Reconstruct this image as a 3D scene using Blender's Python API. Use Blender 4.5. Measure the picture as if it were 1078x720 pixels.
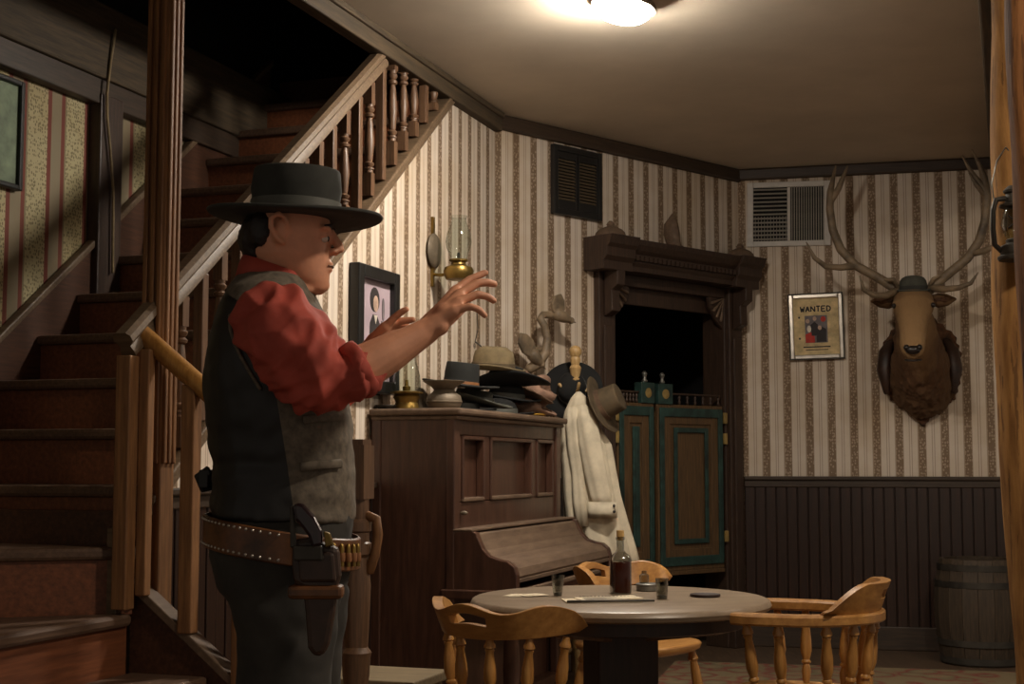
import bpy, bmesh, math, random
from mathutils import Vector, Matrix, Euler, noise as mnoise
random.seed(7)
for o in list(bpy.data.objects): bpy.data.objects.remove(o)
scn = bpy.context.scene
COL = scn.collection
PI = math.pi
R = math.radians

# ---------------------------------------------------------------- camera, world, exposure
CAM_H = 1.15
cam_d = bpy.data.cameras.new('camera'); cam = bpy.data.objects.new('camera', cam_d); COL.objects.link(cam)
cam.location = (0, 0, CAM_H)
cam.rotation_euler = (PI/2 + math.atan(128/1500.0), 0, 0)
cam_d.sensor_fit = 'HORIZONTAL'; cam_d.sensor_width = 36.0; cam_d.lens = 36.0*1500/1078
cam_d.clip_start = 0.05; cam_d.clip_end = 60
scn.camera = cam
wd = bpy.data.worlds.new('world'); scn.world = wd; wd.use_nodes = True
wd.node_tree.nodes['Background'].inputs[0].default_value = (1.0, 0.87, 0.72, 1)
wd.node_tree.nodes['Background'].inputs[1].default_value = 0.13
scn.view_settings.view_transform = 'Standard'; scn.view_settings.look = 'None'
scn.view_settings.gamma = 1; scn.view_settings.use_curve_mapping = False
scn.view_settings.exposure = 0.9
LAMP_SEEN = 205.0      # radiance of the ceiling lamp in view
LAMP_FRONT = 175.0     # radiance of the ceiling lamps nearer the audience

# ---------------------------------------------------------------- materials
def lin(c):
    return tuple(((v/255.0)/12.92 if v/255.0 <= 0.04045 else ((v/255.0+0.055)/1.055)**2.4) for v in c)
def rgba(c): return (*lin(c), 1.0)
MATS = {}
def new_mat(name):
    m = bpy.data.materials.new(name); m.use_nodes = True
    nt = m.node_tree; b = nt.nodes['Principled BSDF']
    MATS[name] = m
    return m, nt, b
def ramp(nt, src, stops):
    r = nt.nodes.new('ShaderNodeValToRGB')
    el = r.color_ramp.elements
    el[0].position, el[0].color = stops[0][0], rgba(stops[0][1])
    el[1].position, el[1].color = stops[-1][0], rgba(stops[-1][1])
    for p, c in stops[1:-1]:
        e = el.new(p); e.color = rgba(c)
    nt.links.new(src, r.inputs[0])
    return r
def coords(nt, scale=(1,1,1), kind='Object'):
    tc = nt.nodes.new('ShaderNodeTexCoord'); mp = nt.nodes.new('ShaderNodeMapping')
    mp.inputs['Scale'].default_value = scale
    nt.links.new(tc.outputs[kind], mp.inputs[0])
    return mp.outputs[0]
def noise_tex(nt, vec, scale, detail=4, rough=0.6):
    n = nt.nodes.new('ShaderNodeTexNoise'); n.inputs['Scale'].default_value = scale
    n.inputs['Detail'].default_value = detail; n.inputs['Roughness'].default_value = rough
    nt.links.new(vec, n.inputs['Vector']); return n
def bump(nt, b, src, strength, dist=0.01):
    bp = nt.nodes.new('ShaderNodeBump'); bp.inputs['Strength'].default_value = strength
    bp.inputs['Distance'].default_value = dist
    nt.links.new(src, bp.inputs['Height']); nt.links.new(bp.outputs[0], b.inputs['Normal'])
def plain(name, c, rough=0.6, metal=0.0, vary=0.18, scale=12.0, bmp=0.0):
    m, nt, b = new_mat(name)
    v = coords(nt); n = noise_tex(nt, v, scale)
    d = tuple(max(0, x*(1-vary)) for x in c); l = tuple(min(255, x*(1+vary)) for x in c)
    r = ramp(nt, n.outputs[0], [(0.3, d), (0.7, l)])
    nt.links.new(r.outputs[0], b.inputs['Base Color'])
    b.inputs['Roughness'].default_value = rough; b.inputs['Metallic'].default_value = metal
    if bmp: bump(nt, b, n.outputs[0], bmp)
    return m
def wood(name, dark, light, axis=2, scale=6.0, rough=0.5, stretch=14.0, bmp=0.15, coat=0.0):
    m, nt, b = new_mat(name)
    sc = [stretch]*3; sc[axis] = 1.0
    v = coords(nt, tuple(sc)); n = noise_tex(nt, v, scale, 6, 0.65)
    r = ramp(nt, n.outputs[0], [(0.25, dark), (0.5, tuple((a+c)/2 for a, c in zip(dark, light))), (0.78, light)])
    nt.links.new(r.outputs[0], b.inputs['Base Color'])
    b.inputs['Roughness'].default_value = rough
    b.inputs['Coat Weight'].default_value = coat; b.inputs['Coat Roughness'].default_value = 0.25
    bump(nt, b, n.outputs[0], bmp, 0.004)
    return m
def glassy(name, c=(235,240,235), rough=0.05, alpha_mix=0.82):
    # thin lamp / tumbler glass: mostly see-through with a glossy skin
    m, nt, b = new_mat(name)
    out = nt.nodes['Material Output']
    tr = nt.nodes.new('ShaderNodeBsdfTransparent'); tr.inputs[0].default_value = rgba(c)
    gl = nt.nodes.new('ShaderNodeBsdfGlossy'); gl.inputs['Roughness'].default_value = rough
    fr = nt.nodes.new('ShaderNodeLayerWeight'); fr.inputs[0].default_value = 1-alpha_mix
    mx = nt.nodes.new('ShaderNodeMixShader')
    nt.links.new(fr.outputs['Facing'], mx.inputs[0]); nt.links.new(tr.outputs[0], mx.inputs[1]); nt.links.new(gl.outputs[0], mx.inputs[2])
    nt.links.new(mx.outputs[0], out.inputs[0])
    return m
def emit(name, c, s):
    m, nt, b = new_mat(name)
    b.inputs['Base Color'].default_value = rgba((230,225,215))
    b.inputs['Emission Color'].default_value = rgba(c); b.inputs['Emission Strength'].default_value = s
    return m
def math_node(nt, op, a, b=None, c=None):
    n = nt.nodes.new('ShaderNodeMath'); n.operation = op
    for i, v in enumerate((a, b, c)):
        if v is None: continue
        if isinstance(v, (int, float)): n.inputs[i].default_value = v
        else: nt.links.new(v, n.inputs[i])
    return n.outputs[0]
def striped(name, period, stops, floral, fl_range, fl_scale, rough=0.75, phase=0.0, soil=(150,130,105)):
    # wallpaper: vertical stripes across local x; one band of each repeat carries a small floral lattice
    m, nt, b = new_mat(name)
    tc = nt.nodes.new('ShaderNodeTexCoord'); sx = nt.nodes.new('ShaderNodeSeparateXYZ')
    nt.links.new(tc.outputs['Object'], sx.inputs[0])
    f = math_node(nt, 'FRACT', math_node(nt, 'ADD', math_node(nt, 'DIVIDE', sx.outputs[0], period), phase))
    r = ramp(nt, f, stops); r.color_ramp.interpolation = 'CONSTANT'
    mp = nt.nodes.new('ShaderNodeMapping'); mp.inputs['Scale'].default_value = (1.0, 0.0, 0.7)
    nt.links.new(tc.outputs['Object'], mp.inputs[0])
    vo = nt.nodes.new('ShaderNodeTexVoronoi'); vo.inputs['Scale'].default_value = fl_scale; vo.inputs['Randomness'].default_value = 0.55
    nt.links.new(mp.outputs[0], vo.inputs['Vector'])
    inband = math_node(nt, 'MULTIPLY', math_node(nt, 'GREATER_THAN', f, fl_range[0]), math_node(nt, 'LESS_THAN', f, fl_range[1]))
    msk = math_node(nt, 'MULTIPLY', inband, math_node(nt, 'GREATER_THAN', vo.outputs['Distance'], 0.42))
    mx = nt.nodes.new('ShaderNodeMix'); mx.data_type = 'RGBA'
    nt.links.new(msk, mx.inputs[0]); nt.links.new(r.outputs[0], mx.inputs[6]); mx.inputs[7].default_value = rgba(floral)
    n = noise_tex(nt, tc.outputs['Object'], 2.2, 5)
    m2 = nt.nodes.new('ShaderNodeMix'); m2.data_type = 'RGBA'; m2.blend_type = 'MULTIPLY'
    st = ramp(nt, n.outputs[0], [(0.3, (232,222,205)), (0.6, (255,255,255))])
    m2.inputs[0].default_value = 1.0
    nt.links.new(mx.outputs[2], m2.inputs[6]); nt.links.new(st.outputs[0], m2.inputs[7])
    nt.links.new(m2.outputs[2], b.inputs['Base Color']); b.inputs['Roughness'].default_value = rough
    return m

cream, line, band = (212,199,184), (174,155,138), (167,147,126)
striped('wallpaper', 0.137, [(0.0, band), (0.36, cream), (0.60, line), (0.635, cream), (0.70, line), (0.735, cream), (0.97, line)], (126,105,84), (0.03, 0.34), 75.0)
striped('old_wallpaper', 0.24, [(0.0, (124,115,84)), (0.50, (116,56,42)), (0.60, (138,126,102)), (0.86, (116,56,42)), (0.96, (132,122,92))], (178,166,128), (0.0, 0.50), 95.0)
plain('ceiling_paint', (196,184,166), 0.8, 0, 0.05, 1.5)
wood('stair_wood', (48,27,17), (96,60,38), 0, 5, 0.5); wood('tread_wood', (70,50,38), (112,86,66), 0, 5, 0.55)
wood('riser_wood', (84,46,27), (142,84,52), 0, 4, 0.5)
wood('post_wood', (92,60,34), (156,110,66), 2, 5, 0.62)
wood('baluster_wood', (72,51,37), (120,89,64), 2, 6, 0.45)
wood('rail_wood', (78,62,46), (128,106,82), 1, 5, 0.5)
wood('dark_trim', (38,28,20), (74,56,40), 0, 6, 0.55)
wood('beam_wood', (40,32,22), (92,74,50), 0, 4, 0.75)
wood('wainscot_wood', (26,14,9), (60,35,22), 2, 5, 0.4, 16)
wood('door_wood', (62,46,27), (112,83,50), 2, 6, 0.6)
wood('frame_wood', (38,26,20), (76,56,42), 2, 6, 0.5)
wood('piano_wood', (52,32,24), (94,64,49), 2, 4, 0.35, 10, 0.05)
wood('dusty_wood', (78,60,46), (120,98,78), 0, 5, 0.7, 6, 0.05)
wood('oak', (134,88,38), (198,148,82), 2, 7, 0.4, 10, 0.06, 0.15)
wood('oak_flat', (132,86,38), (190,140,76), 0, 5, 0.4, 8, 0.06, 0.15)
wood('table_top', (114,97,79), (150,131,109), 0, 5, 0.38, 5, 0.04)
wood('table_dark', (28,16,11), (58,34,22), 2, 5, 0.5)
wood('log', (112,64,24), (192,128,60), 2, 3, 0.6, 8, 0.5)
wood('log_dark', (66,36,18), (118,72,38), 2, 3, 0.7, 8, 0.5)
wood('barrel_wood', (40,32,24), (84,68,50), 2, 5, 0.7)
wood('pale_wood', (150,118,72), (204,172,120), 2, 6, 0.4)
wood('bench_wood', (98,84,62), (146,128,98), 0, 5, 0.6)
wood('floor_wood', (62,48,36), (104,82,62), 1, 4, 0.55)
plain('green_paint', (32,54,49), 0.55, 0, 0.35, 14, 0.1)
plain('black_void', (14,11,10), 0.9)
plain('black_frame', (30,29,28), 0.35, 0, 0.1)
plain('brass', (128,104,54), 0.36, 0.8, 0.2, 10)
plain('dull_metal', (104,92,76), 0.6, 0.25, 0.15, 8)
plain('dark_metal', (62,58,52), 0.55, 0.5, 0.2, 10)
plain('grey_metal', (120,118,112), 0.4, 0.7, 0.15)
plain('white_metal', (196,190,182), 0.5, 0.0, 0.05)
plain('vent_grey', (140,134,124), 0.6, 0.0, 0.1)
plain('silver', (188,180,170), 0.3, 0.8, 0.1)
plain('gold_wood', (150,126,74), 0.45, 0.2, 0.15)
plain('bone', (112,96,76), 0.55, 0, 0.3, 9, 0.2)
plain('hoof', (34,28,26), 0.3)
plain('felt_black', (27,27,25), 0.9, 0, 0.12, 20, 0.05)
plain('felt_jet', (15,15,15), 0.9, 0, 0.12, 20, 0.05); plain('felt_grey', (66,66,58), 0.9, 0, 0.12, 20, 0.05)
plain('felt_darkgrey', (50,50,46), 0.92, 0, 0.1, 24, 0.05)
plain('felt_tan', (114,99,72), 0.9, 0, 0.12, 18, 0.05)
plain('felt_brown', (96,74,56), 0.9, 0, 0.15, 18, 0.05)
plain('felt_rose', (140,110,92), 0.9, 0, 0.15, 18, 0.05)
plain('felt_olive', (84,70,50), 0.85, 0, 0.15, 16, 0.05)
plain('band_grey', (80,80,74), 0.6, 0, 0.08)
plain('band_orange', (124,80,44), 0.6, 0, 0.2)
plain('band_yellow', (176,134,48), 0.5, 0, 0.2)
plain('linen', (206,194,170), 0.85, 0, 0.08, 10, 0.08)
plain('skin', (212,150,118), 0.5, 0, 0.07, 14)
plain('hair', (28,20,16), 0.55, 0, 0.3, 40, 0.3)
plain('eye_white', (206,196,186), 0.2, 0, 0.02)
plain('shirt_red', (166,68,54), 0.8, 0, 0.12, 9, 0.05)
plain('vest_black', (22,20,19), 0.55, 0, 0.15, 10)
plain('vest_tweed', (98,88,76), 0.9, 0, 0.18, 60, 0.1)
plain('trouser', (50,47,43), 0.9, 0, 0.16, 14, 0.05)
plain('leather', (92,56,28), 0.45, 0, 0.35, 14, 0.15)
plain('leather_dark', (50,32,22), 0.5, 0, 0.3, 14, 0.15)
plain('grip', (34,20,24), 0.22, 0, 0.2, 8)
plain('whisky', (92,36,12), 0.08, 0, 0.06)
plain('cork', (176,142,88), 0.8)
plain('paper', (206,192,164), 0.8, 0, 0.06)
plain('old_paper', (200,178,134), 0.8, 0, 0.14, 20)
plain('print_dark', (44,38,38), 0.7)
plain('print_mauve', (168,150,158), 0.55, 0, 0.07, 6)
plain('print_grey', (104,96,98), 0.6)
plain('print_red', (170,48,36), 0.7)
plain('print_skin', (190,160,140), 0.7)
plain('print_white', (214,204,188), 0.7)
plain('landscape', (96,110,86), 0.6, 0, 0.4, 7)
plain('cord', (128,110,80), 0.8)
plain('fur_cape', (74,48,28), 0.9, 0, 0.4, 26, 0.6)
glassy('lamp_glass'); glassy('tumbler', (205,205,200), 0.1, 0.7)
emit('lamp_glow', (255,244,228), LAMP_SEEN); emit('lamp_glow_side', (255,238,215), 75.0); emit('lamp_glow_front', (255,238,215), LAMP_FRONT)
# elk hide: pale face and dark mane, from the height on the animal
def hide_mat():
    m, nt, b = new_mat('elk_hide')
    tc = nt.nodes.new('ShaderNodeTexCoord'); sx = nt.nodes.new('ShaderNodeSeparateXYZ')
    nt.links.new(tc.outputs['Object'], sx.inputs[0])
    n = noise_tex(nt, tc.outputs['Object'], 9, 5)
    t = math_node(nt, 'ADD', sx.outputs[1], math_node(nt, 'MULTIPLY', math_node(nt, 'SUBTRACT', n.outputs[0], 0.5), 0.22))
    r = ramp(nt, math_node(nt, 'ADD', t, 1.0), [(0.30, (150,118,80)), (0.50, (128,98,64)), (0.66, (84,56,32)), (0.95, (96,70,44))])
    fine = noise_tex(nt, coords(nt, (1,1,0.3)), 90, 3)
    nt.links.new(r.outputs[0], b.inputs['Base Color']); b.inputs['Roughness'].default_value = 0.9
    bump(nt, b, fine.outputs[0], 0.5, 0.01)
hide_mat()
def rug_mat():
    m, nt, b = new_mat('rug')
    v = coords(nt); n = noise_tex(nt, v, 4.5, 3); vo = nt.nodes.new('ShaderNodeTexVoronoi'); vo.inputs['Scale'].default_value = 5.5
    nt.links.new(v, vo.inputs['Vector'])
    s = math_node(nt, 'ADD', math_node(nt, 'MULTIPLY', vo.outputs['Distance'], 0.7), math_node(nt, 'MULTIPLY', n.outputs[0], 0.55))
    r = ramp(nt, s, [(0.30, (128,62,50)), (0.42, (134,112,84)), (0.56, (112,104,76)), (0.64, (122,58,48)), (0.75, (124,108,80))])
    nt.links.new(r.outputs[0], b.inputs['Base Color']); b.inputs['Roughness'].default_value = 0.95
    f = noise_tex(nt, v, 160, 2); bump(nt, b, f.outputs[0], 0.4, 0.004)
rug_mat()
def log_mat(name, a, b2, dark):
    m, nt, b = new_mat(name)
    n = noise_tex(nt, coords(nt, (9, 9, 1.2)), 3, 6); r = ramp(nt, n.outputs[0], [(0.28, a), (0.62, b2)])
    vo = nt.nodes.new('ShaderNodeTexVoronoi'); vo.inputs['Scale'].default_value = 5.0; nt.links.new(coords(nt, (1, 1, 0.55)), vo.inputs['Vector'])
    n2 = noise_tex(nt, coords(nt, (30, 30, 2)), 2, 4)
    k = math_node(nt, 'ADD', math_node(nt, 'LESS_THAN', vo.outputs['Distance'], 0.16), math_node(nt, 'MULTIPLY', math_node(nt, 'GREATER_THAN', n2.outputs[0], 0.60), 0.55)); k = math_node(nt, 'MINIMUM', k, 0.85)
    mx = nt.nodes.new('ShaderNodeMix'); mx.data_type = 'RGBA'; nt.links.new(k, mx.inputs[0]); nt.links.new(r.outputs[0], mx.inputs[6]); mx.inputs[7].default_value = rgba(dark)
    nt.links.new(mx.outputs[2], b.inputs['Base Color']); b.inputs['Roughness'].default_value = 0.75; b.inputs['Specular IOR Level'].default_value = 0.15; bump(nt, b, n.outputs[0], 0.5, 0.01)
log_mat('log_gold', (98,66,36), (150,110,64), (60,38,22)); log_mat('log_brown', (78,48,26), (122,82,48), (44,26,16))
M = MATS

# ---------------------------------------------------------------- mesh helpers
class MB:
    def __init__(s): s.v = []; s.f = []; s.mi = []; s.cur = 0
    def add(s, vs, fs):
        b = len(s.v); s.v += [tuple(x) for x in vs]
        for f in fs: s.f.append(tuple(b+i for i in f)); s.mi.append(s.cur)
        return s
    def box(s, c, d, rot=None):
        hx, hy, hz = d[0]/2, d[1]/2, d[2]/2
        m = Euler(rot).to_matrix() if rot else None
        vs = []
        for z in (-hz, hz):
            for x, y in ((-hx,-hy),(hx,-hy),(hx,hy),(-hx,hy)):
                p = Vector((x,y,z)); p = m @ p if m else p
                vs.append(p + Vector(c))
        return s.add(vs, [(3,2,1,0),(4,5,6,7),(0,1,5,4),(1,2,6,5),(2,3,7,6),(3,0,4,7)])
    def span(s, a, b):   # box from corner to corner
        return s.box([(p+q)/2 for p, q in zip(a, b)], [abs(q-p) for p, q in zip(a, b)])
    def prism(s, poly, h0, h1, axis='y'):   # polygon in the two other axes, extruded along axis
        def P(p, h):
            return (p[0], h, p[1]) if axis == 'y' else ((h, p[0], p[1]) if axis == 'x' else (p[0], p[1], h))
        n = len(poly); vs = [P(p, h0) for p in poly] + [P(p, h1) for p in poly]
        return s.add(vs, [tuple(range(n))[::-1], tuple(range(n, 2*n))] + [(i, (i+1) % n, n+(i+1) % n, n+i) for i in range(n)])
    def lathe(s, prof, c=(0,0,0), seg=20, mat=None, sx=1.0, sy=1.0):   # prof: (r, z) bottom to top
        vs = []; fs = []
        for r, z in prof:
            for k in range(seg):
                a = 2*PI*k/seg; p = Vector((r*math.cos(a)*sx, r*math.sin(a)*sy, z))
                if mat: p = mat @ p
                vs.append(p + Vector(c))
        for i in range(len(prof)-1):
            for k in range(seg):
                k2 = (k+1) % seg; fs.append((i*seg+k, i*seg+k2, (i+1)*seg+k2, (i+1)*seg+k))
        fs.append(tuple(range(seg))[::-1]); fs.append(tuple((len(prof)-1)*seg+k for k in range(seg)))
        return s.add(vs, fs)
    def turned(s, a, b, prof, seg=12):    # lathe profile (t, r) along the line a to b
        a, b = Vector(a), Vector(b); d = b-a; L = d.length
        q = Vector((0,0,1)).rotation_difference(d.normalized()).to_matrix()
        return s.lathe([(r, t*L) for t, r in prof], a, seg, q)
    def tube(s, pts, rad, seg=12, flat=1.0, cap=True, up=None):
        pts = [Vector(p) for p in pts]; n = len(pts)
        rad = list(rad) if hasattr(rad, '__len__') else [rad]*n
        tang = [(pts[min(i+1, n-1)]-pts[max(i-1, 0)]).normalized() for i in range(n)]
        if cap:
            a0, a1 = pts[0]-tang[0]*rad[0]*0.6, pts[-1]+tang[-1]*rad[-1]*0.6
            pts = [a0]+pts+[a1]; rad = [rad[0]*0.6]+rad+[rad[-1]*0.6]; tang = [tang[0]]+tang+[tang[-1]]; n += 2
        ref = Vector(up) if up else (Vector((0,0,1)) if abs(tang[0].z) < 0.9 else Vector((1,0,0)))
        u = (ref - tang[0]*ref.dot(tang[0])).normalized()
        vs = []; fs = []
        for i in range(n):
            u = (u - tang[i]*u.dot(tang[i])).normalized(); w = tang[i].cross(u)
            for k in range(seg):
                a = 2*PI*k/seg; vs.append(pts[i] + u*math.cos(a)*rad[i]*flat + w*math.sin(a)*rad[i])
        for i in range(n-1):
            for k in range(seg):
                k2 = (k+1) % seg; fs.append((i*seg+k, i*seg+k2, (i+1)*seg+k2, (i+1)*seg+k))
        fs.append(tuple(range(seg))[::-1]); fs.append(tuple((n-1)*seg+k for k in range(seg)))
        return s.add(vs, fs)
    def rings(s, rings, close=True):      # list of rings of equal point count
        n = len(rings[0]); vs = [p for r in rings for p in r]; fs = []
        for i in range(len(rings)-1):
            for k in range(n):
                k2 = (k+1) % n; fs.append((i*n+k, i*n+k2, (i+1)*n+k2, (i+1)*n+k))
        if close:
            fs.append(tuple(range(n))[::-1]); fs.append(tuple((len(rings)-1)*n+k for k in range(n)))
        return s.add(vs, fs)
    def ball(s, c, r, seg=14, rng=9, rot=None):
        r = r if hasattr(r, '__len__') else (r, r, r)
        m = Euler(rot).to_matrix() if rot else Matrix.Identity(3)
        rs = []
        for i in range(rng):
            t = PI*(i+0.35)/(rng-0.3) - PI/2
            rs.append([m @ Vector((r[0]*math.cos(t)*math.cos(2*PI*k/seg), r[1]*math.cos(t)*math.sin(2*PI*k/seg), r[2]*math.sin(t))) + Vector(c) for k in range(seg)])
        return s.rings(rs)
    def shell(s, us, vs_, f_out, f_in, hole=None):    # two skins over a grid with optional missing cells
        nu, nv = len(us), len(vs_); b = len(s.v)
        pts = [f_out(u, v) for u in us for v in vs_] + [f_in(u, v) for u in us for v in vs_]
        cells = {(i, j) for i in range(nu-1) for j in range(nv-1) if not (hole and hole(i, j))}
        o = lambda i, j: i*nv+j
        q = nu*nv; fs = []
        for i, j in cells:
            fs.append((o(i,j), o(i+1,j), o(i+1,j+1), o(i,j+1)))
            fs.append((q+o(i,j+1), q+o(i+1,j+1), q+o(i+1,j), q+o(i,j)))
            for (di, dj), (a, c) in (((0,-1), ((i,j),(i+1,j))), ((1,0), ((i+1,j),(i+1,j+1))), ((0,1), ((i+1,j+1),(i,j+1))), ((-1,0), ((i,j+1),(i,j)))):
                if (i+di, j+dj) not in cells:
                    fs.append((o(*c), o(*a), q+o(*a), q+o(*c)))
        return s.add(pts, fs)
    def mesh(s, name, mats):
        me = bpy.data.meshes.new(name); me.from_pydata(s.v, [], s.f)
        for m in (mats if isinstance(mats, (list, tuple)) else [mats]): me.materials.append(M[m])
        if any(s.mi): me.polygons.foreach_set('material_index', s.mi)
        bm = bmesh.new(); bm.from_mesh(me); bmesh.ops.recalc_face_normals(bm, faces=bm.faces); bm.to_mesh(me); bm.free()
        me.update(); return me
    def build(s, name, mats, parent=None, smooth=False, bevel=0, sub=0):
        o = bpy.data.objects.new(name, s.mesh(name, mats)); COL.objects.link(o)
        if parent: o.parent = parent
        if smooth:
            for p in o.data.polygons: p.use_smooth = True
            if smooth == 'auto':
                o.data.set_sharp_from_angle(angle=R(40))
        if bevel:
            bv = o.modifiers.new('bevel', 'BEVEL'); bv.width = bevel; bv.segments = 2; bv.limit_method = 'ANGLE'; bv.angle_limit = R(50)
        if sub:
            sd = o.modifiers.new('sub', 'SUBSURF'); sd.levels = sub; sd.render_levels = sub
        return o
def tag(o, label=None, cat=None, group=None, kind=None):
    for k, v in (('label', label), ('category', cat), ('group', group), ('kind', kind)):
        if v: o[k] = v
    return o
def thing(name, label, cat, loc=(0,0,0), rz=0.0, group=None, rot=None):
    o = bpy.data.objects.new(name, None); COL.objects.link(o); o.empty_display_size = 0.1
    o.location = loc; o.rotation_euler = rot if rot else (0, 0, rz)
    return tag(o, label, cat, group)
def struct(o): o['kind'] = 'structure'; return o
def group_struct(name, loc=(0,0,0), rz=0.0):
    o = bpy.data.objects.new(name, None); COL.objects.link(o); o.empty_display_size = 0.1
    o.location = loc; o.rotation_euler = (0, 0, rz); o['kind'] = 'structure'; return o
def dup(o, parent=None):
    c = o.copy(); COL.objects.link(c)
    if parent: c.parent = parent
    return c
def dup_tree(o):
    r = dup(o)
    for ch in o.children:
        c = dup(ch, r)
        for g in ch.children: dup(g, c)
    return r
def remeshed(mb, name, voxel, mats, parent, smooth_it=3, fn=None, pick=None, cuts=None):
    # melt overlapping closed shapes into one continuous skin
    tmp = bpy.data.objects.new('tmp', mb.mesh('tmp', 'skin')); COL.objects.link(tmp)
    rm = tmp.modifiers.new('r', 'REMESH'); rm.mode = 'VOXEL'; rm.voxel_size = voxel
    if smooth_it:
        sm = tmp.modifiers.new('s', 'SMOOTH'); sm.iterations = smooth_it; sm.factor = 0.5
    dg = bpy.context.evaluated_depsgraph_get(); dg.update()
    me = bpy.data.meshes.new_from_object(tmp.evaluated_get(dg))
    bpy.data.objects.remove(tmp); me.name = name
    me.materials.clear()
    if cuts:
        bm = bmesh.new(); bm.from_mesh(me)
        for co_, no_ in cuts: bmesh.ops.bisect_plane(bm, geom=bm.verts[:]+bm.edges[:]+bm.faces[:], plane_co=co_, plane_no=no_)
        bm.to_mesh(me); bm.free()
    for m in (mats if isinstance(mats, (list, tuple)) else [mats]): me.materials.append(M[m])
    if fn:
        for v, nrm in zip(me.vertices, [v.normal.copy() for v in me.vertices]): v.co = fn(v.co.copy(), nrm)
    for p in me.polygons:
        p.use_smooth = True
        p.material_index = pick(p.center) if pick else 0
    me.update()
    o = bpy.data.objects.new(name, me); COL.objects.link(o)
    if parent: o.parent = parent
    return o

# ---------------------------------------------------------------- wall frames: local x runs to the right along the wall, local y goes into the wall
AB, BC = (-0.094, 7.68), (1.471, 9.178)
ANG = {'A': R(70.886), 'B': R(43.752), 'C': R(-13.947)}
ORG = {'A': AB, 'B': AB, 'C': BC}
CEIL = 3.06
def wpt(w, s, off, z=0.0):
    a = ANG[w]; o = ORG[w]
    return (o[0]+s*math.cos(a)-off*math.sin(a), o[1]+s*math.sin(a)+off*math.cos(a), z)
LEN_B = math.hypot(BC[0]-AB[0], BC[1]-AB[1])

# ================================================================ THE SETTING
A, B, C = ANG['A'], ANG['B'], ANG['C']
fl = MB(); fl.span((-5.5, -2.5, -0.1), (5.5, 12.5, 0.0)); struct(fl.build('floor', 'floor_wood'))
# ceiling slab: stops at the stairwell edge above the papered wall
c0 = wpt('A', -9.5, -0.02); c1 = wpt('A', 0, -0.02); c2 = BC; c3 = wpt('C', 4.2, 0.0)
cl = MB(); cl.prism([c0[:2], c1[:2], (c2[0]+0.1, c2[1]+0.1), c3[:2], (5.5, -2.5)], CEIL, CEIL+0.22, 'z'); struct(cl.build('ceiling', 'ceiling_paint'))
def str_z(s): return 3.026 + 0.753*(s+0.585)         # underside of the stair string along the papered wall
wa = MB(); wa.prism([(-3.32, 0), (0.0, 0), (0.0, CEIL), (-0.54, CEIL), (-3.32, str_z(-3.32))], 0.0, 0.08, 'y')
o = struct(wa.build('wall_left', 'wallpaper')); o.location = (*AB, 0); o.rotation_euler = (0, 0, A)
wb = MB(); wb.prism([(0, 0), (0.90, 0), (0.90, 2.26), (2.02, 2.26), (2.02, 0), (LEN_B, 0), (LEN_B, CEIL), (0, CEIL)], 0.0, 0.12, 'y')
o = struct(wb.build('wall_back', 'wallpaper')); o.location = (*AB, 0); o.rotation_euler = (0, 0, B)
wc = MB(); wc.prism([(0, 0), (4.2, 0), (4.2, CEIL), (0, CEIL)], 0.0, 0.10, 'y')
o = struct(wc.build('wall_right', 'wallpaper')); o.location = (*BC, 0); o.rotation_euler = (0, 0, C)
ws = MB(); ws.prism([(-6.5, 0), (2.4, 0), (2.4, 2.68), (-6.5, 2.68)], 1.0, 1.1, 'y')
o = struct(ws.build('wall_stair', 'old_wallpaper')); o.location = (*AB, 0); o.rotation_euler = (0, 0, A)
# upper storey around the stairwell; its unlit gloom is painted as near-black walls
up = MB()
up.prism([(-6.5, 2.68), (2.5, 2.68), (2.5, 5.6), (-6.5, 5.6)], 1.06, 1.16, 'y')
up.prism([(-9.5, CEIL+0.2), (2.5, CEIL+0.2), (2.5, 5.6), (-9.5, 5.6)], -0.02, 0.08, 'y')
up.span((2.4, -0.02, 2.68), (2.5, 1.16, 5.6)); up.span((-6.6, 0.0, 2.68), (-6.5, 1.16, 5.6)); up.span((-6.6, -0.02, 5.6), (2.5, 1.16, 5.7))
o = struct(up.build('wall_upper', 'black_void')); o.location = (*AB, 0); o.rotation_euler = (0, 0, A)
uf = MB(); uf.span((-0.60, 0.02, 2.95), (2.4, 1.0, 3.17))
o = struct(uf.build('upper_floor', 'stair_wood')); o.location = (*AB, 0); o.rotation_euler = (0, 0, A)
# room behind the doorway, walls coloured near-black to stand for its unlit darkness
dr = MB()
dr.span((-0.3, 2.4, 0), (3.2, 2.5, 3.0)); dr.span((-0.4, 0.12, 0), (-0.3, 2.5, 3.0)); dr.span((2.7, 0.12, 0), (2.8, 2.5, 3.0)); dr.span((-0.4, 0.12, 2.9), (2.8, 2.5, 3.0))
o = struct(dr.build('wall_passage', 'black_void')); o.location = (*AB, 0); o.rotation_euler = (0, 0, B)
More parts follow.
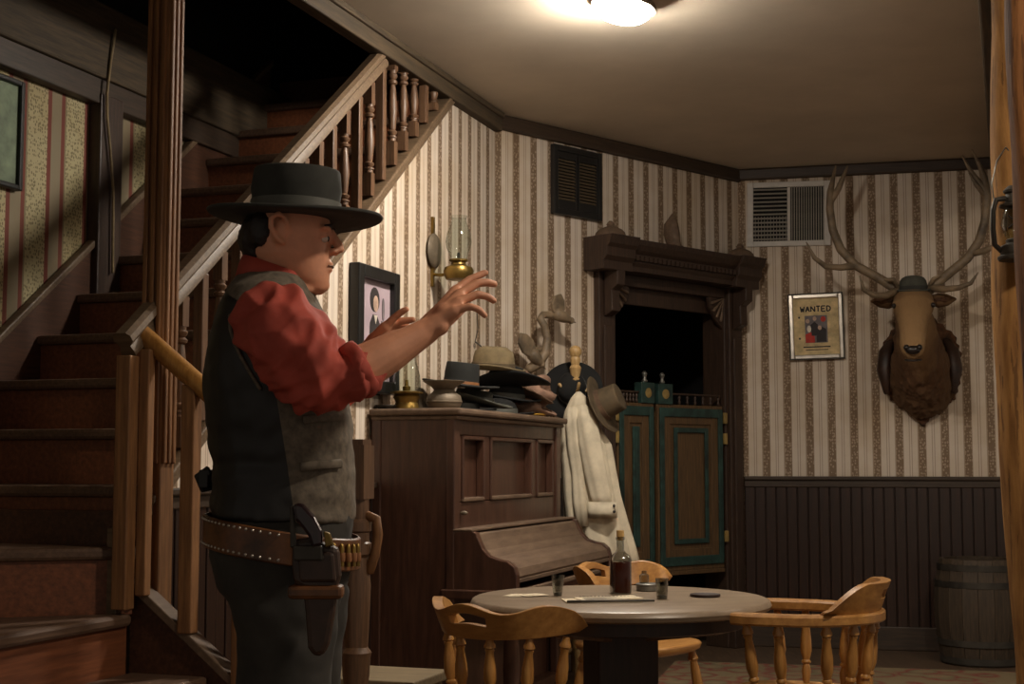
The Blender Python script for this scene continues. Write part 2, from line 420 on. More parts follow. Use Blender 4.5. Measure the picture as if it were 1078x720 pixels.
# trims: crown strips, chair rail, wainscot planks, baseboards
def on_wall(o, w): o.location = (*ORG[w], 0); o.rotation_euler = (0, 0, ANG[w]); return o
t = MB(); t.span((-9.0, -0.045, CEIL-0.10), (0.0, 0.02, CEIL-0.02)); t.span((-9.0, -0.06, CEIL-0.03), (0.0, 0.02, CEIL))
on_wall(struct(t.build('trim_1', 'beam_wood', bevel=0.006)), 'A')
t = MB(); t.span((0.0, -0.035, CEIL-0.085), (LEN_B, 0.0, CEIL)); on_wall(struct(t.build('trim_2', 'dark_trim', bevel=0.012)), 'B')
t = MB(); t.span((0.0, -0.035, CEIL-0.075), (4.2, 0.0, CEIL)); on_wall(struct(t.build('trim_3', 'dark_trim', bevel=0.012)), 'C')
def wainscot(name, w, s0, s1, pw=0.066):
    g = group_struct(name, (*ORG[w], 0), ANG[w])
    b = MB(); b.span((s0, -0.006, 0), (s1, 0.0, 1.02)); b.build('backing_board', 'wainscot_wood', g)
    n = max(1, int(round((s1-s0)/pw))); pw = (s1-s0)/n
    pm = None
    for i in range(n):
        if pm is None:
            m = MB(); m.span((-pw/2+0.003, -0.020, 0.13), (pw/2-0.003, -0.004, 1.01)); p = m.build('plank', 'wainscot_wood', g, bevel=0.004); pm = p
        else: p = dup(pm, g)
        p.location = (s0+(i+0.5)*pw, -0.002*((i*7) % 3), 0)
    b = MB(); b.span((s0, -0.045, 1.045), (s1, 0, 1.07)); b.span((s0, -0.03, 1.0), (s1, 0, 1.05)); b.build('chair_rail', 'dark_trim', g, bevel=0.006)
    b = MB(); b.span((s0, -0.032, 0.0), (s1, 0, 0.145)); b.build('skirting', 'dark_trim', g, bevel=0.006)
    return g
wainscot('baseboard_right', 'C', 0.02, 2.6); wainscot('baseboard_back', 'B', 0.02, 0.74); wainscot('baseboard_left', 'A', -3.28, -0.02)
# ceiling beam on the right
e0 = Vector((2.975, 8.70)); d = Vector((-math.sin(R(19.3)), -math.cos(R(19.3))))
bm_ = MB(); bm_.span((0, -0.08, CEIL-0.25), (7.0, 0.08, CEIL))
o = bm_.build('ceiling_beam', 'beam_wood', bevel=0.01); o.location = (e0.x+0.08, e0.y, 0); o.rotation_euler = (0, 0, math.atan2(d.y, d.x)); struct(o)
# stairwell rim beam and wall timber
g = group_struct('trim_4', (*AB, 0), A)
b = MB(); b.span((-6.5, 0.93, 2.76), (0.6, 1.06, 3.08)); b.build('rim_beam', 'beam_wood', g, bevel=0.01)
b = MB(); b.span((-6.5, 0.95, 2.655), (0.6, 1.04, 2.765)); b.build('lower_board', 'dark_trim', g, bevel=0.006)
b = MB(); b.span((-2.25, 0.94, 1.75), (-2.09, 1.02, 2.7)); b.build('wall_timber', 'frame_wood', g, bevel=0.006)

# ================================================================ STAIRCASE (frame of the papered wall: x along the flight, y across it)
ST = thing('staircase', 'dark brown wooden staircase with winder steps climbing behind the tall post', 'staircase', (*AB, 0), A)
def nose_s(k): return -2.56 + 0.243*k
def tz(k): return 1.65 + 0.19*k
tread_m = riser_m = None
for k in range(-3, 8):
    if tread_m is None:
        m = MB(); m.span((-0.03, 0.03, -0.038), (0.26, 0.975, 0.0)); p = m.build('tread', 'tread_wood', ST, bevel=0.012); tread_m = p
        m = MB(); m.span((0.0, 0.03, -0.19), (0.02, 0.975, -0.038)); q = m.build('riser', 'riser_wood', ST); riser_m = q
    else: p = dup(tread_m, ST); q = dup(riser_m, ST)
    p.location = (nose_s(k), 0, tz(k)); q.location = (nose_s(k), 0, tz(k))
piv = (-3.36, -0.01)
def wind(poly, z, nose):
    m = MB(); m.prism(poly, z-0.04, z, 'z'); m.build('tread', 'tread_wood', ST, bevel=0.012)
    a, b2 = Vector(nose[0]), Vector(nose[1]); n = (b2-a).normalized(); n = Vector((-n.y, n.x))*0.02
    m = MB(); m.prism([tuple(a+n), tuple(b2+n), tuple(b2+2*n), tuple(a+2*n)], z-0.21, z-0.04, 'z'); m.build('riser', 'riser_wood', ST)
wind([piv, (-3.27, -0.01), (-3.27, 0.975), (-4.08, 0.975)], 0.89, ((-4.08, 0.975), piv))
wind([piv, (-4.08, 0.975), (-4.4, 0.975), (-4.4, 0.0)], 0.685, ((-4.4, 0.0), piv))
for i, z in enumerate((0.50, 0.335, 0.17)):
    y1 = 0.01-0.25*i; m = MB(); m.span((-4.4, y1-0.28, z-0.038), (-3.335, y1, z)); m.build('tread', 'tread_wood', ST, bevel=0.012)
    m = MB(); m.span((-4.38, y1-0.27, max(0, z-0.17)), (-3.335, y1-0.25, z-0.038)); m.build('riser', 'riser_wood', ST)
# outer string along the papered wall, wall skirting, lower string
def sloped(s0, s1, zf, h0, h1, y0, y1, name, mat):
    m = MB(); m.prism([(s0, zf(s0)+h0), (s1, zf(s1)+h0), (s1, zf(s1)+h1), (s0, zf(s0)+h1)], y0, y1, 'y'); return m.build(name, mat, ST, bevel=0.006)
sloped(-3.30, -0.56, str_z, -0.005, 0.05, -0.030, 0.03, 'string', 'rail_wood')
sloped(-3.30, -0.56, str_z, 0.035, 0.062, -0.040, 0.040, 'string_cap', 'rail_wood')
nz = lambda s: 1.65 + 0.782*(s+2.56)
sloped(-3.6, -0.75, nz, -0.20, 0.16, 0.972, 0.995, 'wall_skirting', 'stair_wood')
sloped(-3.6, -0.75, nz, 0.15, 0.185, 0.955, 0.995, 'skirting_cap', 'rail_wood')
ls = lambda y: 0.755 + 0.78*y        # lower string falls towards the room (y negative)
m = MB(); m.prism([(0.02, ls(0.02)), (-0.80, ls(-0.80)), (-0.92, 0.0), (-0.60, 0.0), (0.02, 0.45)], -3.335, -3.295, 'x'); m.build('lower_string', 'stair_wood', ST, bevel=0.006)
m = MB(); m.prism([(0.02, ls(0.02)-0.005), (-0.80, ls(-0.80)-0.005), (-0.80, ls(-0.80)+0.03), (0.02, ls(0.02)+0.03)], -3.35, -3.28, 'x'); m.build('string_cap', 'dusty_wood', ST, bevel=0.004)
m = MB(); m.span((-3.39, 0.03, 0.60), (-3.35, 0.07, 0.95)); m.build('corner_block', 'rail_wood', ST, bevel=0.004)
m = MB(); m.span((-3.33, -0.02, 0.0), (-3.30, 0.98, 1.0)); m.build('back_board', 'stair_wood', ST)

TURN = [(0, .019), (.04, .019), (.05, .024), (.07, .024), (.085, .014), (.11, .022), (.14, .024), (.165, .014), (.19, .016), (.45, .023), (.7, .017), (.8, .013), (.82, .022), (.85, .024), (.88, .014), (.91, .022), (.94, .024), (.96, .018), (1, .019)]
def baluster(parent, s, y, z0, z1, style, w=0.038, mat='baluster_wood', axis_x=True):
    m = MB()
    if style == 'square': m.span((s-w/2, y-w/2, z0), (s+w/2, y+w/2, z1)); return m.build('baluster', mat, parent, bevel=0.004)
    L = z1-z0; bh = min(0.15, L*0.2)
    m.span((s-w/2, y-w/2, z0), (s+w/2, y+w/2, z0+bh)); m.span((s-w/2, y-w/2, z1-bh), (s+w/2, y+w/2, z1))
    m.turned((s, y, z0+bh), (s, y, z1-bh), TURN, 12)
    return m.build('baluster', mat, parent, smooth='auto')
def rail_z(s): return 1.715 + 0.754*(s+3.165)
RL = thing('stair_railing', 'upper stair railing with worn grey handrail and mixed square and turned balusters', 'railing', (*AB, 0), A)
def rail_piece(pts, w, h, mat, name, parent):       # moulded handrail section swept along a straight line
    a, b2 = Vector(pts[0]), Vector(pts[1]); d = (b2-a).normalized(); side = d.cross(Vector((0,0,1))).normalized(); up_ = side.cross(d)
    sec = [(-.36,-.5), (.36,-.5), (.36,-.32), (.26,-.1), (.5,.12), (.46,.34), (.26,.48), (-.26,.48), (-.46,.34), (-.5,.12), (-.26,-.1), (-.36,-.32)]
    m = MB(); m.rings([[p+side*x*w+up_*y*h for x, y in sec] for p in (a, b2)]); return m.build(name, mat, parent, smooth='auto')
rail_piece(((-3.42, 0.0, rail_z(-3.42)), (-1.50, 0.0, rail_z(-1.50))), 0.07, 0.085, 'rail_wood', 'handrail', RL)
styles = ['turned', 'square']
i = 0; s = -3.10
while s < -0.62:
    z0 = str_z(s)+0.07; z1 = rail_z(s)-0.055 if s < -1.50 else CEIL-0.015
    if z1-z0 > 0.08:
        st = 'square' if (z1-z0) < 0.3 and i % 2 else styles[i % 2]
        if s > -1.42 and s < -1.15: st = 'turned'
        baluster(RL, s, 0.0, z0, z1, st)
    s += 0.123; i += 1
NP = thing('newel_post', 'tall fluted wooden post rising from the stair to the ceiling', 'post', (*wpt('A', -3.245, -0.01, 0.60),), A)
m = MB(); m.span((-0.042, -0.042, 0), (0.042, 0.042, 2.44)); m.build('shaft', 'post_wood', NP, bevel=0.008)
for dx in (-0.026, 0.0, 0.026):
    m = MB(); m.span((dx-0.008, -0.052, 0.55), (dx+0.008, -0.04, 2.44)); m.build('reed', 'post_wood', NP, bevel=0.004)
    m = MB(); m.span((-0.052, dx-0.008, 0.55), (-0.04, dx+0.008, 2.44)); m.build('reed', 'post_wood', NP, bevel=0.004)
LR = thing('stair_railing', 'lower stair railing with plain square balusters and round worn rail behind the man', 'railing', (*AB, 0), A)
lr = lambda y: 1.565 + 0.78*y
m = MB(); m.tube([(-3.33, 0.0, lr(0.0)), (-3.33, -0.40, lr(-0.40)), (-3.33, -0.76, lr(-0.76))], 0.031, 12); m.build('handrail', 'oak', LR, smooth='auto')
baluster(LR, -3.40, 0.0, 0.70, rail_z(-3.40)-0.05, 'square', 0.052, 'post_wood')
baluster(LR, -3.36, -0.045, 0.74, lr(-0.045)-0.02, 'square', 0.036, 'post_wood')
for y in (-0.19, -0.38, -0.57): baluster(LR, -3.33, y, ls(y)+0.02, lr(y)-0.02, 'square', 0.048, 'post_wood')
nl = MB(); y = -0.765
nl.span((-3.33-.037, y-.037, 1.045), (-3.33+.037, y+.037, 1.205)); nl.prism([(-3.33-.03, y-.03), (-3.33+.03, y-.03), (-3.33+.03, y+.03), (-3.33-.03, y+.03)], 1.205, 1.222, 'z')
nl.turned((-3.33, y, 0.0), (-3.33, y, 1.05), [(0, .036), (.28, .036), (.30, .03), (.34, .036), (.44, .040), (.455, .044), (.47, .034), (.50, .040), (.55, .042), (.565, .046), (.58, .034), (.62, .037), (.75, .042), (.83, .034), (.84, .043), (.87, .043), (.875, .036), (.90, .036), (.905, .042), (.93, .042), (.94, .032), (.97, .034), (1, .034)], 16)
nl.build('newel', 'baluster_wood', LR, smooth='auto')
nb = MB(); nb.tube([(-3.33, y-0.03, .995), (-3.33, y-0.062, .985), (-3.33, y-0.068, .94), (-3.33, y-0.058, .88), (-3.33, y-0.04, .83)], 0.010, 8, 1.6); nb.build('bracket', 'post_wood', LR, smooth=True)

# things about the stair
def pict(name, label, w, s, z, pw, ph, parts, frame_mat, fw, off=0.0, tilt=0.0, depth=0.03, print_mat='paper', cat='picture', rim=None):
    t = thing(name, label, cat, wpt(w, s, off, z), rot=(0, tilt, ANG[w]))
    m = MB()
    for a, b2 in (((-pw/2, -ph/2), (-pw/2+fw, ph/2)), ((pw/2-fw, -ph/2), (pw/2, ph/2)), ((-pw/2+fw, ph/2-fw), (pw/2-fw, ph/2)), ((-pw/2+fw, -ph/2), (pw/2-fw, -ph/2+fw))):
        m.span((a[0], -depth, a[1]), (b2[0], 0, b2[1]))
    m.build('frame', frame_mat, t, bevel=min(0.006, fw*0.25))
    m = MB(); m.span((-pw/2+fw*.8, -depth*.45, -ph/2+fw*.8), (pw/2-fw*.8, -0.002, ph/2-fw*.8)); pr = m.build('print', print_mat, t)
    for n, mat, poly in parts:
        m = MB(); m.prism(poly, -depth*.45-0.0012, -depth*.45+0.0004, 'y'); m.build(n, mat, pr)
    return t
def ell(cx, cz, rx, rz, n=14): return [(cx+rx*math.cos(2*PI*i/n), cz+rz*math.sin(2*PI*i/n)) for i in range(n)]
t = pict('landscape_picture', 'dark framed pale green landscape picture on the stair wall at left edge', 'A', -2.88, 2.415, 0.36, 0.43, [], 'black_frame', 0.022, off=0.998, print_mat='landscape')
m = MB(); pts = [(-2.20, 0.915, 2.98), (-2.22, 0.92, 2.85), (-2.235, 0.925, 2.70), (-2.23, 0.925, 2.60), (-2.20, 0.925, 2.45), (-2.175, 0.925, 2.30), (-2.17, 0.925, 2.12), (-2.165, 0.925, 1.95)]
m.tube(pts, 0.006, 8); o = m.build('hanging_cord', 'cord', smooth=True); o.location = (*AB, 0); o.rotation_euler = (0, 0, A)
tag(o, 'thin tan cord hanging down over the timber on the stair wall', 'cord')
for i, (y0, y1, zt, w, mat) in enumerate(((-0.27, -0.36, 0.86, 0.035, 'post_wood'), (-0.31, -0.39, 0.80, 0.028, 'log'), (-0.34, -0.44, 0.72, 0.05, 'post_wood'))):
    m = MB(); m.tube([(-3.15-0.03*i, y1, 0.0), (-3.20-0.03*i, y0, zt)], w/2, 4, 1.0, False); o = m.build('leaning_board', mat); o.location = (*AB, 0); o.rotation_euler = (0, 0, A)
    tag(o, ['tall narrow board leaning behind the stair, nearest the baluster', 'thin orange lath leaning behind the stair in the middle', 'short wide board leaning behind the stair, closest to the man'][i], 'board', 'boards leaning behind the stair')
t = thing('low_bench', 'low pale wooden bench end behind the turned newel post', 'bench', (-0.40, 4.98, 0), A-R(90))
m = MB(); m.span((-0.26, -0.16, 0.395), (0.135, 0.16, 0.43)); m.build('seat', 'bench_wood', t, bevel=0.006)
for sx in (-0.22, 0.10):
    for sy in (-0.12, 0.12):
        m = MB(); m.span((sx-.018, sy-.018, 0), (sx+.018, sy+.018, .395)); m.build('leg', 'bench_wood', t, bevel=0.004)

# ================================================================ DOORWAY
DF = group_struct('door_1', (*AB, 0), B)
def dpart(name, mat, parent, *spans, bevel=0.006):
    m = MB()
    for a, b2 in spans: m.span(a, b2)
    return m.build(name, mat, parent, bevel=bevel)
for s0, s1 in ((0.785, 0.925), (2.005, 2.135)):
    dpart('pilaster', 'frame_wood', DF, ((s0, -0.045, 0), (s1, 0.0, 2.28)), ((s0+.03, -0.06, 0.22), (s1-.03, -0.04, 1.95)))
    dpart('plinth', 'frame_wood', DF, ((s0-.01, -0.07, 0), (s1+.01, 0, 0.2)))
    m = MB(); c_ = (s0+s1)/2
    m.prism([(-0.05, 2.28), (-0.16, 2.28), (-0.155, 2.18), (-0.11, 2.15), (-0.115, 2.03), (-0.05, 2.0)], c_-.035, c_+.035, 'x'); m.build('corbel', 'frame_wood', DF, bevel=0.006)
for s0, s1 in ((0.90, 0.935), (1.985, 2.02)):
    dpart('jamb', 'frame_wood', DF, ((s0, -0.02, 0), (s1, 0.16, 2.25)))
dpart('lintel', 'frame_wood', DF, ((0.90, -0.02, 2.20), (2.02, 0.16, 2.27)), ((0.925, 0.04, 2.10), (2.0, 0.07, 2.22)))
m = MB(); m.prism([(0.0, 2.27), (-0.13, 2.27), (-0.13, 2.30), (-0.15, 2.32), (-0.15, 2.37), (-0.17, 2.39), (-0.19, 2.42), (-0.20, 2.45), (0.0, 2.45)], 0.73, 2.13, 'x'); m.build('cornice', 'frame_wood', DF, bevel=0.003)
for s0, s1 in ((0.70, 0.95), (1.93, 2.17)):
    m = MB(); m.prism([(0.0, 2.26), (-0.16, 2.26), (-0.16, 2.31), (-0.185, 2.335), (-0.185, 2.385), (-0.205, 2.405), (-0.225, 2.455), (0.0, 2.455)], s0, s1, 'x'); m.build('cornice_block', 'frame_wood', DF, bevel=0.004)
    c_ = (s0+s1)/2
    m = MB(); m.lathe([(.088, 2.455), (.092, 2.465), (.086, 2.482), (.066, 2.502), (.036, 2.515), (.020, 2.522), (.024, 2.532), (.010, 2.552)], (c_, -0.10, 0), 18); m.build('finial', 'dusty_wood', DF, smooth='auto')
dm = None
for i in range(24):
    if dm is None: m = MB(); m.span((-.014, -.012, -.014), (.014, .012, .014)); p = m.build('dentil', 'frame_wood', DF); dm = p
    else: p = dup(dm, DF)
    p.location = (0.985+i*0.040, -0.158, 2.345)
m = MB(); m.tube([(1.40, -0.10, 2.45), (1.39, -0.10, 2.49), (1.375, -0.10, 2.54), (1.37, -0.10, 2.60), (1.38, -0.10, 2.635), (1.385, -0.10, 2.66)], [.055, .05, .058, .05, .026, .008], 10, 0.6); m.ball((1.40, -0.10, 2.462), (0.085, .04, .018)); m.build('carved_crest', 'dusty_wood', DF, smooth=True)
for s_, sg in ((1.985, -1), (0.935, 1)):       # carved fan brackets in the upper corners
    m = MB(); m.prism([(s_, 2.20), (s_+sg*0.15, 2.20), (s_+sg*0.13, 2.13), (s_+sg*0.07, 2.05), (s_, 2.0)], -0.012, 0.012, 'y'); fb = m.build('fan_bracket', 'frame_wood', DF, bevel=0.003)
    for a in (15, 35, 55, 75):
        m = MB(); m.tube([(s_, -0.016, 2.20), (s_+sg*0.13*math.cos(R(a)), -0.018, 2.20-0.15*math.sin(R(a)))], [.004, .011], 6); m.build('fan_rib', 'dusty_wood', fb, smooth=True)
def batwing(name, label, hinge_s, sgn, wdt, yaw, z0, z1):
    t = thing(name, label, 'door', wpt('B', hinge_s, 0.0, 0), ANG['B']+yaw, 'batwing doors')
    X = lambda x: sgn*x
    def bar(n, mat, x0, x1, za, zb, y0=-.02, y1=.02, par=t, bev=0.004):
        m = MB(); m.span((X(x0), y0, za), (X(x1), y1, zb)); return m.build(n, mat, par, bevel=bev)
    bar('stile', 'door_wood', 0, .11, z0, z1); bar('stile', 'door_wood', wdt-.11, wdt, z0, z1)
    bar('top_rail', 'door_wood', .11, wdt-.11, z1-.12, z1); bar('bottom_rail', 'door_wood', .11, wdt-.11, z0, z0+.13)
    bar('panel', 'door_wood', .10, wdt-.10, z0+.12, z1-.11, -.010, .010)
    for sd in (-1, 1):
        ya, yb = (-.032, -.018) if sd < 0 else (.018, .032)
        for x0, x1, za, zb in ((.012, .05, z0+.03, z1-.02), (wdt-.05, wdt-.012, z0+.03, z1-.02), (.05, wdt-.05, z1-.075, z1-.02), (.05, wdt-.05, z0+.03, z0+.085)):
            bar('outer_moulding', 'green_paint', x0, x1, za, zb, ya, yb)
        i0, i1 = .14, wdt-.14
        for x0, x1, za, zb in ((i0, i0+.03, z0+.16, z1-.14), (i1-.03, i1, z0+.16, z1-.14), (i0+.03, i1-.03, z1-.17, z1-.14), (i0+.03, i1-.03, z0+.16, z0+.19)):
            bar('inner_moulding', 'green_paint', x0, x1, za, zb, ya*.8, yb*.8)
    bar('bottom_edge', 'door_wood', 0, wdt, z0-.025, z0, -.025, .025)
    blk = bar('post_block', 'green_paint', wdt-.125, wdt, z1, z1+.125, -.03, .03)
    m = MB(); m.lathe([(.03, -.006), (.03, 0), (.018, .004), (.006, .006)], (0, 0, 0), 12, Euler((PI/2, 0, 0)).to_matrix()); p = m.build('rosette', 'gold_wood', blk, smooth='auto'); p.location = (X(wdt-.062), -.032, z1+.062)
    m = MB(); m.lathe([(.012, z1+.125), (.02, z1+.135), (.010, z1+.15), (.014, z1+.17), (.018, z1+.18), (.006, z1+.195)], (X(wdt-.062), 0, 0), 10); m.build('finial', 'grey_metal', blk, smooth=True)
    gr = bar('gallery_rail', 'frame_wood', 0.01, wdt-.125, z1+.06, z1+.072, -.012, .012)
    for i in range(7):
        m = MB(); xx = X(.02+i*(wdt-.16)/6); m.turned((xx, 0, z1), (xx, 0, z1+.06), [(0, .007), (.3, .010), (.5, .005), (.7, .010), (1, .007)], 8); m.build('spindle', 'frame_wood', gr, smooth=True)
    for z in (z1-.07, z1-.2, z0+.2):
        bar('hinge', 'gold_wood', -.028, .0, z-.04, z+.03, -.036, -.018)
    return t
batwing('batwing_door', 'green trimmed wooden batwing door beside the bare right jamb, fully visible', 1.957, -1, 0.585, R(-4), 0.50, 1.51)
batwing('batwing_door', 'green trimmed wooden batwing door half hidden behind the hanging white shirt', 0.963, 1, 0.34, R(2), 0.50, 1.51)
m = MB(); m.tube([(1.08, 0.45, 0.0), (1.075, 0.45, 1.3), (1.07, 0.45, 2.20)], 0.007, 8); m.lathe([(.08, 0), (.08, .015), (.02, .03)], (1.08, .45, 0), 14)
o = on_wall(m.build('metal_rod', 'silver', smooth='auto'), 'B'); tag(o, 'thin pale metal rod standing in the dark doorway', 'rod')

# ================================================================ WALL FITTINGS
t = thing('louvre_vent', 'dark louvred two-leaf shutter vent high on the papered wall', 'vent', wpt('B', 0.63, 0, 2.76), B)
m = MB()
for a, b2 in (((-.20, -.20), (-.17, .20)), ((.17, -.20), (.20, .20)), ((-.17, .165), (.17, .20)), ((-.17, -.20), (.17, -.165))): m.span((a[0], -.035, a[1]), (b2[0], 0, b2[1]))
m.build('frame', 'black_frame', t, bevel=.004)
m = MB(); m.span((-.18, -.006, -.18), (.18, -.001, .18)); m.build('backing', 'black_void', t)
for sx in (-1, 1):
    m = MB()
    for a, b2 in (((.004, -.165), (.016, .165)), ((.158, -.165), (.17, .165)), ((.016, .125), (.158, .165)), ((.016, -.165), (.158, -.115))): m.span((sx*a[0], -.028, a[1]), (sx*b2[0], -.006, b2[1]))
    lf = m.build('leaf', 'black_frame', t, bevel=.003); sm = None
    for i in range(13):
        if sm is None: m = MB(); m.box((0, 0, 0), (.142, .020, .004), (R(38), 0, 0)); p = m.build('louvre', 'felt_olive', lf); sm = p
        else: p = dup(sm, lf)
        p.location = (sx*.087, -.017, -.105+i*.0185)
t = thing('air_register', 'white metal air register with slats beside the elk antler', 'vent', wpt('C', 0.325, 0, 2.755), rot=(0, R(0.8), C))
m = MB()
for a, b2 in (((-.265, -.21), (-.225, .21)), ((.225, -.21), (.265, .21)), ((-.225, .175), (.225, .21)), ((-.225, -.21), (.225, -.175)), ((-.008, -.175), (.012, .175))): m.span((a[0], -.018, a[1]), (b2[0], 0, b2[1]))
m.build('frame', 'white_metal', t, bevel=.004)
m = MB(); m.span((-.23, -.004, -.18), (.23, -.001, .18)); m.build('duct_back', 'black_void', t)
sm = None
for i in range(13):
    if sm is None: m = MB(); m.box((0, 0, 0), (.214, .003, .013), (R(-30), 0, 0)); p = m.build('slat', 'vent_grey', t); sm = p
    else: p = dup(sm, t)
    p.location = (-.117, -.012, .162-i*.027)
sm = None
for i in range(14):
    if sm is None: m = MB(); m.box((0, 0, 0), (.007, .005, .35)); p = m.build('slat', 'vent_grey', t); sm = p
    else: p = dup(sm, t)
    p.location = (.022+i*.0153, -.012, 0)
sm = None
for i in range(11):
    if sm is None: m = MB(); m.box((0, 0, 0), (.004, .004, .16)); p = m.build('slat', 'vent_grey', t); sm = p
    else: p = dup(sm, t)
    p.location = (-.212+i*.0195, -.007, -.093)
# letters of the poster as small strokes
def stroke_word(word, x0, z0, w, h, gap):
    G = {'W': [((0,1),(.25,0)),((.25,0),(.5,.7)),((.5,.7),(.75,0)),((.75,0),(1,1))], 'A': [((0,0),(.5,1)),((.5,1),(1,0)),((.22,.4),(.78,.4))], 'N': [((0,0),(0,1)),((0,1),(1,0)),((1,0),(1,1))],
         'T': [((0,1),(1,1)),((.5,1),(.5,0))], 'E': [((0,0),(0,1)),((0,1),(1,1)),((0,.5),(.8,.5)),((0,0),(1,0))], 'D': [((0,0),(0,1)),((0,1),(.7,.9)),((.7,.9),(1,.5)),((1,.5),(.7,.1)),((.7,.1),(0,0))]}
    out = []
    for i, ch in enumerate(word):
        bx = x0+i*(w+gap)
        for a, b2 in G[ch]:
            p = Vector((bx+a[0]*w, z0+a[1]*h)); q = Vector((bx+b2[0]*w, z0+b2[1]*h)); n = (q-p).normalized(); n = Vector((-n.y, n.x))*.0042
            out.append(('letter_stroke', 'print_dark', [tuple(p-n), tuple(q-n), tuple(q+n), tuple(p+n)]))
    return out
parts = [('photo_print', 'print_grey', [(-.07, -.105), (.07, -.105), (.07, .07), (-.07, .07)])]
parts += stroke_word('WANTED', -.095, .095, .024, .034, .009)
pt = pict('wanted_poster', 'silver framed wanted poster hanging left of the elk head', 'C', 0.487, 2.022, 0.345, 0.425, parts + [('corner_mark', 'print_dark', ell(-.105, .06, .007, .007, 8)), ('corner_mark', 'print_dark', ell(-.105, -.075, .007, .007, 8)), ('text_line', 'print_dark', [(-.085, -.135), (.085, -.135), (.085, -.127), (-.085, -.127)]), ('text_line', 'print_dark', [(-.07, -.152), (.07, -.152), (.07, -.147), (-.07, -.147)])], 'silver', 0.032, tilt=R(-1.2), print_mat='old_paper', cat='poster')
pr = [c for c in pt.children if c.name.startswith('print')][0]
fig = [('photo_figure', 'print_red', [(-.068, -.103), (-.01, -.103), (-.014, -.045), (-.03, -.035), (-.068, -.05)]), ('photo_figure', 'print_dark', [(-.03, -.06), (.0, -.06), (.012, .01), (-.01, .03), (-.035, .01)]), ('photo_figure', 'print_white', ell(-.045, -.015, .013, .022)), ('photo_figure', 'print_dark', [(.0, -.10), (.06, -.10), (.062, -.02), (.03, .0), (.002, -.02)]),
       ('photo_figure', 'print_skin', ell(-.008, .05, .012, .014)), ('photo_figure', 'print_skin', ell(.022, -.01, .012, .014)), ('photo_figure', 'print_red', ell(.045, .045, .016, .018)), ('photo_figure', 'print_skin', ell(-.052, .035, .012, .014))]
for i, (n, mt, poly) in enumerate(fig):
    m = MB(); m.prism(poly, -.0170-.0003*i, -.0140, 'y'); m.build(n, mt, pr)
m = MB()
for a, b2 in (((-.1725, -.2125), (-.163, .2125)), ((.163, -.2125), (.1725, .2125)), ((-.163, .203), (.163, .2125)), ((-.163, -.2125), (.163, -.203))): m.span((a[0], -.034, a[1]), (b2[0], -.001, b2[1]))
m.build('outer_rim', 'dark_metal', pt, bevel=.002)
# portrait by the man: standing figure, dark coat
S_, Z_ = -1.60, 1.725
figs = [('figure', 'print_dark', [(-.055, -.28), (-.06, -.12), (-.05, .03), (-.02, .07), (.02, .07), (.055, .03), (.07, -.1), (.06, -.28)]), ('figure', 'print_dark', ell(-.002, .135, .05, .055)), ]
pp = pict('portrait_picture', 'black framed mauve portrait of a standing figure in dark coat', 'A', S_, Z_, 0.43, 0.545, figs, 'black_frame', 0.055, depth=0.05, print_mat='print_mauve')
pr = [c for c in pp.children if c.name.startswith('print')][0]
for i, (n, mt, poly) in enumerate((('face', 'print_skin', ell(.008, .118, .026, .036)), ('collar', 'print_white', [(-.012, .068), (.024, .068), (.008, .03)]), ('sleeve', 'print_grey', [(.02, -.03), (.045, -.02), (.04, -.13), (.022, -.12)]), ('hand', 'print_white', ell(.035, -.135, .012, .014)), ('hand', 'print_white', ell(-.045, -.15, .012, .014)), ('background_leaf', 'print_grey', ell(.085, .10, .012, .05)), ('background_leaf', 'print_grey', ell(.07, .02, .010, .03)))):
    m = MB(); m.prism(poly, -.0245-.0003*i, -.0220, 'y'); m.build(n, mt, pr)
# wall sconce oil lamp
t = thing('wall_oil_lamp', 'brass wall oil lamp with clear glass chimney and round reflector', 'lamp', wpt('A', -0.90, 0, 2.10), A)
m = MB(); m.lathe([(.085, 0), (.083, .006), (.05, .016), (.0, .02)][::-1], (0, -.012, .075), 20, Euler((PI/2, 0, 0)).to_matrix()); m.build('reflector', 'dull_metal', t, smooth=True)
m = MB(); m.span((-.012, -.012, -.1), (.012, 0, .24)); m.tube([(0, -.008, -.04), (0, -.05, -.045), (0, -.13, -.035)], .008, 8); m.build('bracket', 'brass', t, smooth='auto')
m = MB(); m.lathe([(.04, -.075), (.06, -.07), (.070, -.050), (.074, -.03), (.066, -.012), (.038, 0), (.034, .012), (.046, .018), (.046, .026), (.02, .03)], (0, -.14, 0), 20); m.build('font', 'brass', t, smooth='auto')
m = MB(); m.tube([(0, -.14, .03), (0, -.14, .055)], .008, 8); m.build('burner', 'dark_metal', t)
m = MB(); prof = [(.042, .028), (.045, .05), (.058, .08), (.063, .11), (.058, .15), (.044, .19), (.036, .215), (.038, .228), (.046, .236)]
m.lathe(prof, (0, -.14, 0), 24); m.f = m.f[:-2]; m.mi = m.mi[:-2]; m.build('chimney', 'lamp_glass', t, smooth=True)
m = MB(); m.lathe([(.016, -.004), (.016, 0)], (0, 0, 0), 12, Euler((PI/2, 0, 0)).to_matrix())
m.tube([(0, -.006, .02), (.012, -.03, .0), (.02, -.05, -.03), (.012, -.06, -.05), (-.008, -.05, -.045)], .004, 8); m.tube([(-.005, -.006, .02), (.02, -.012, .09), (.012, -.01, .14), (.02, -.008, .2)], .0022, 6)
o = m.build('wall_hook', 'dark_metal', smooth=True); o.location = wpt('A', -0.31, 0, 1.76); o.rotation_euler = (0, 0, A); tag(o, 'small curled metal hook on the wallpaper above the hats', 'hook')
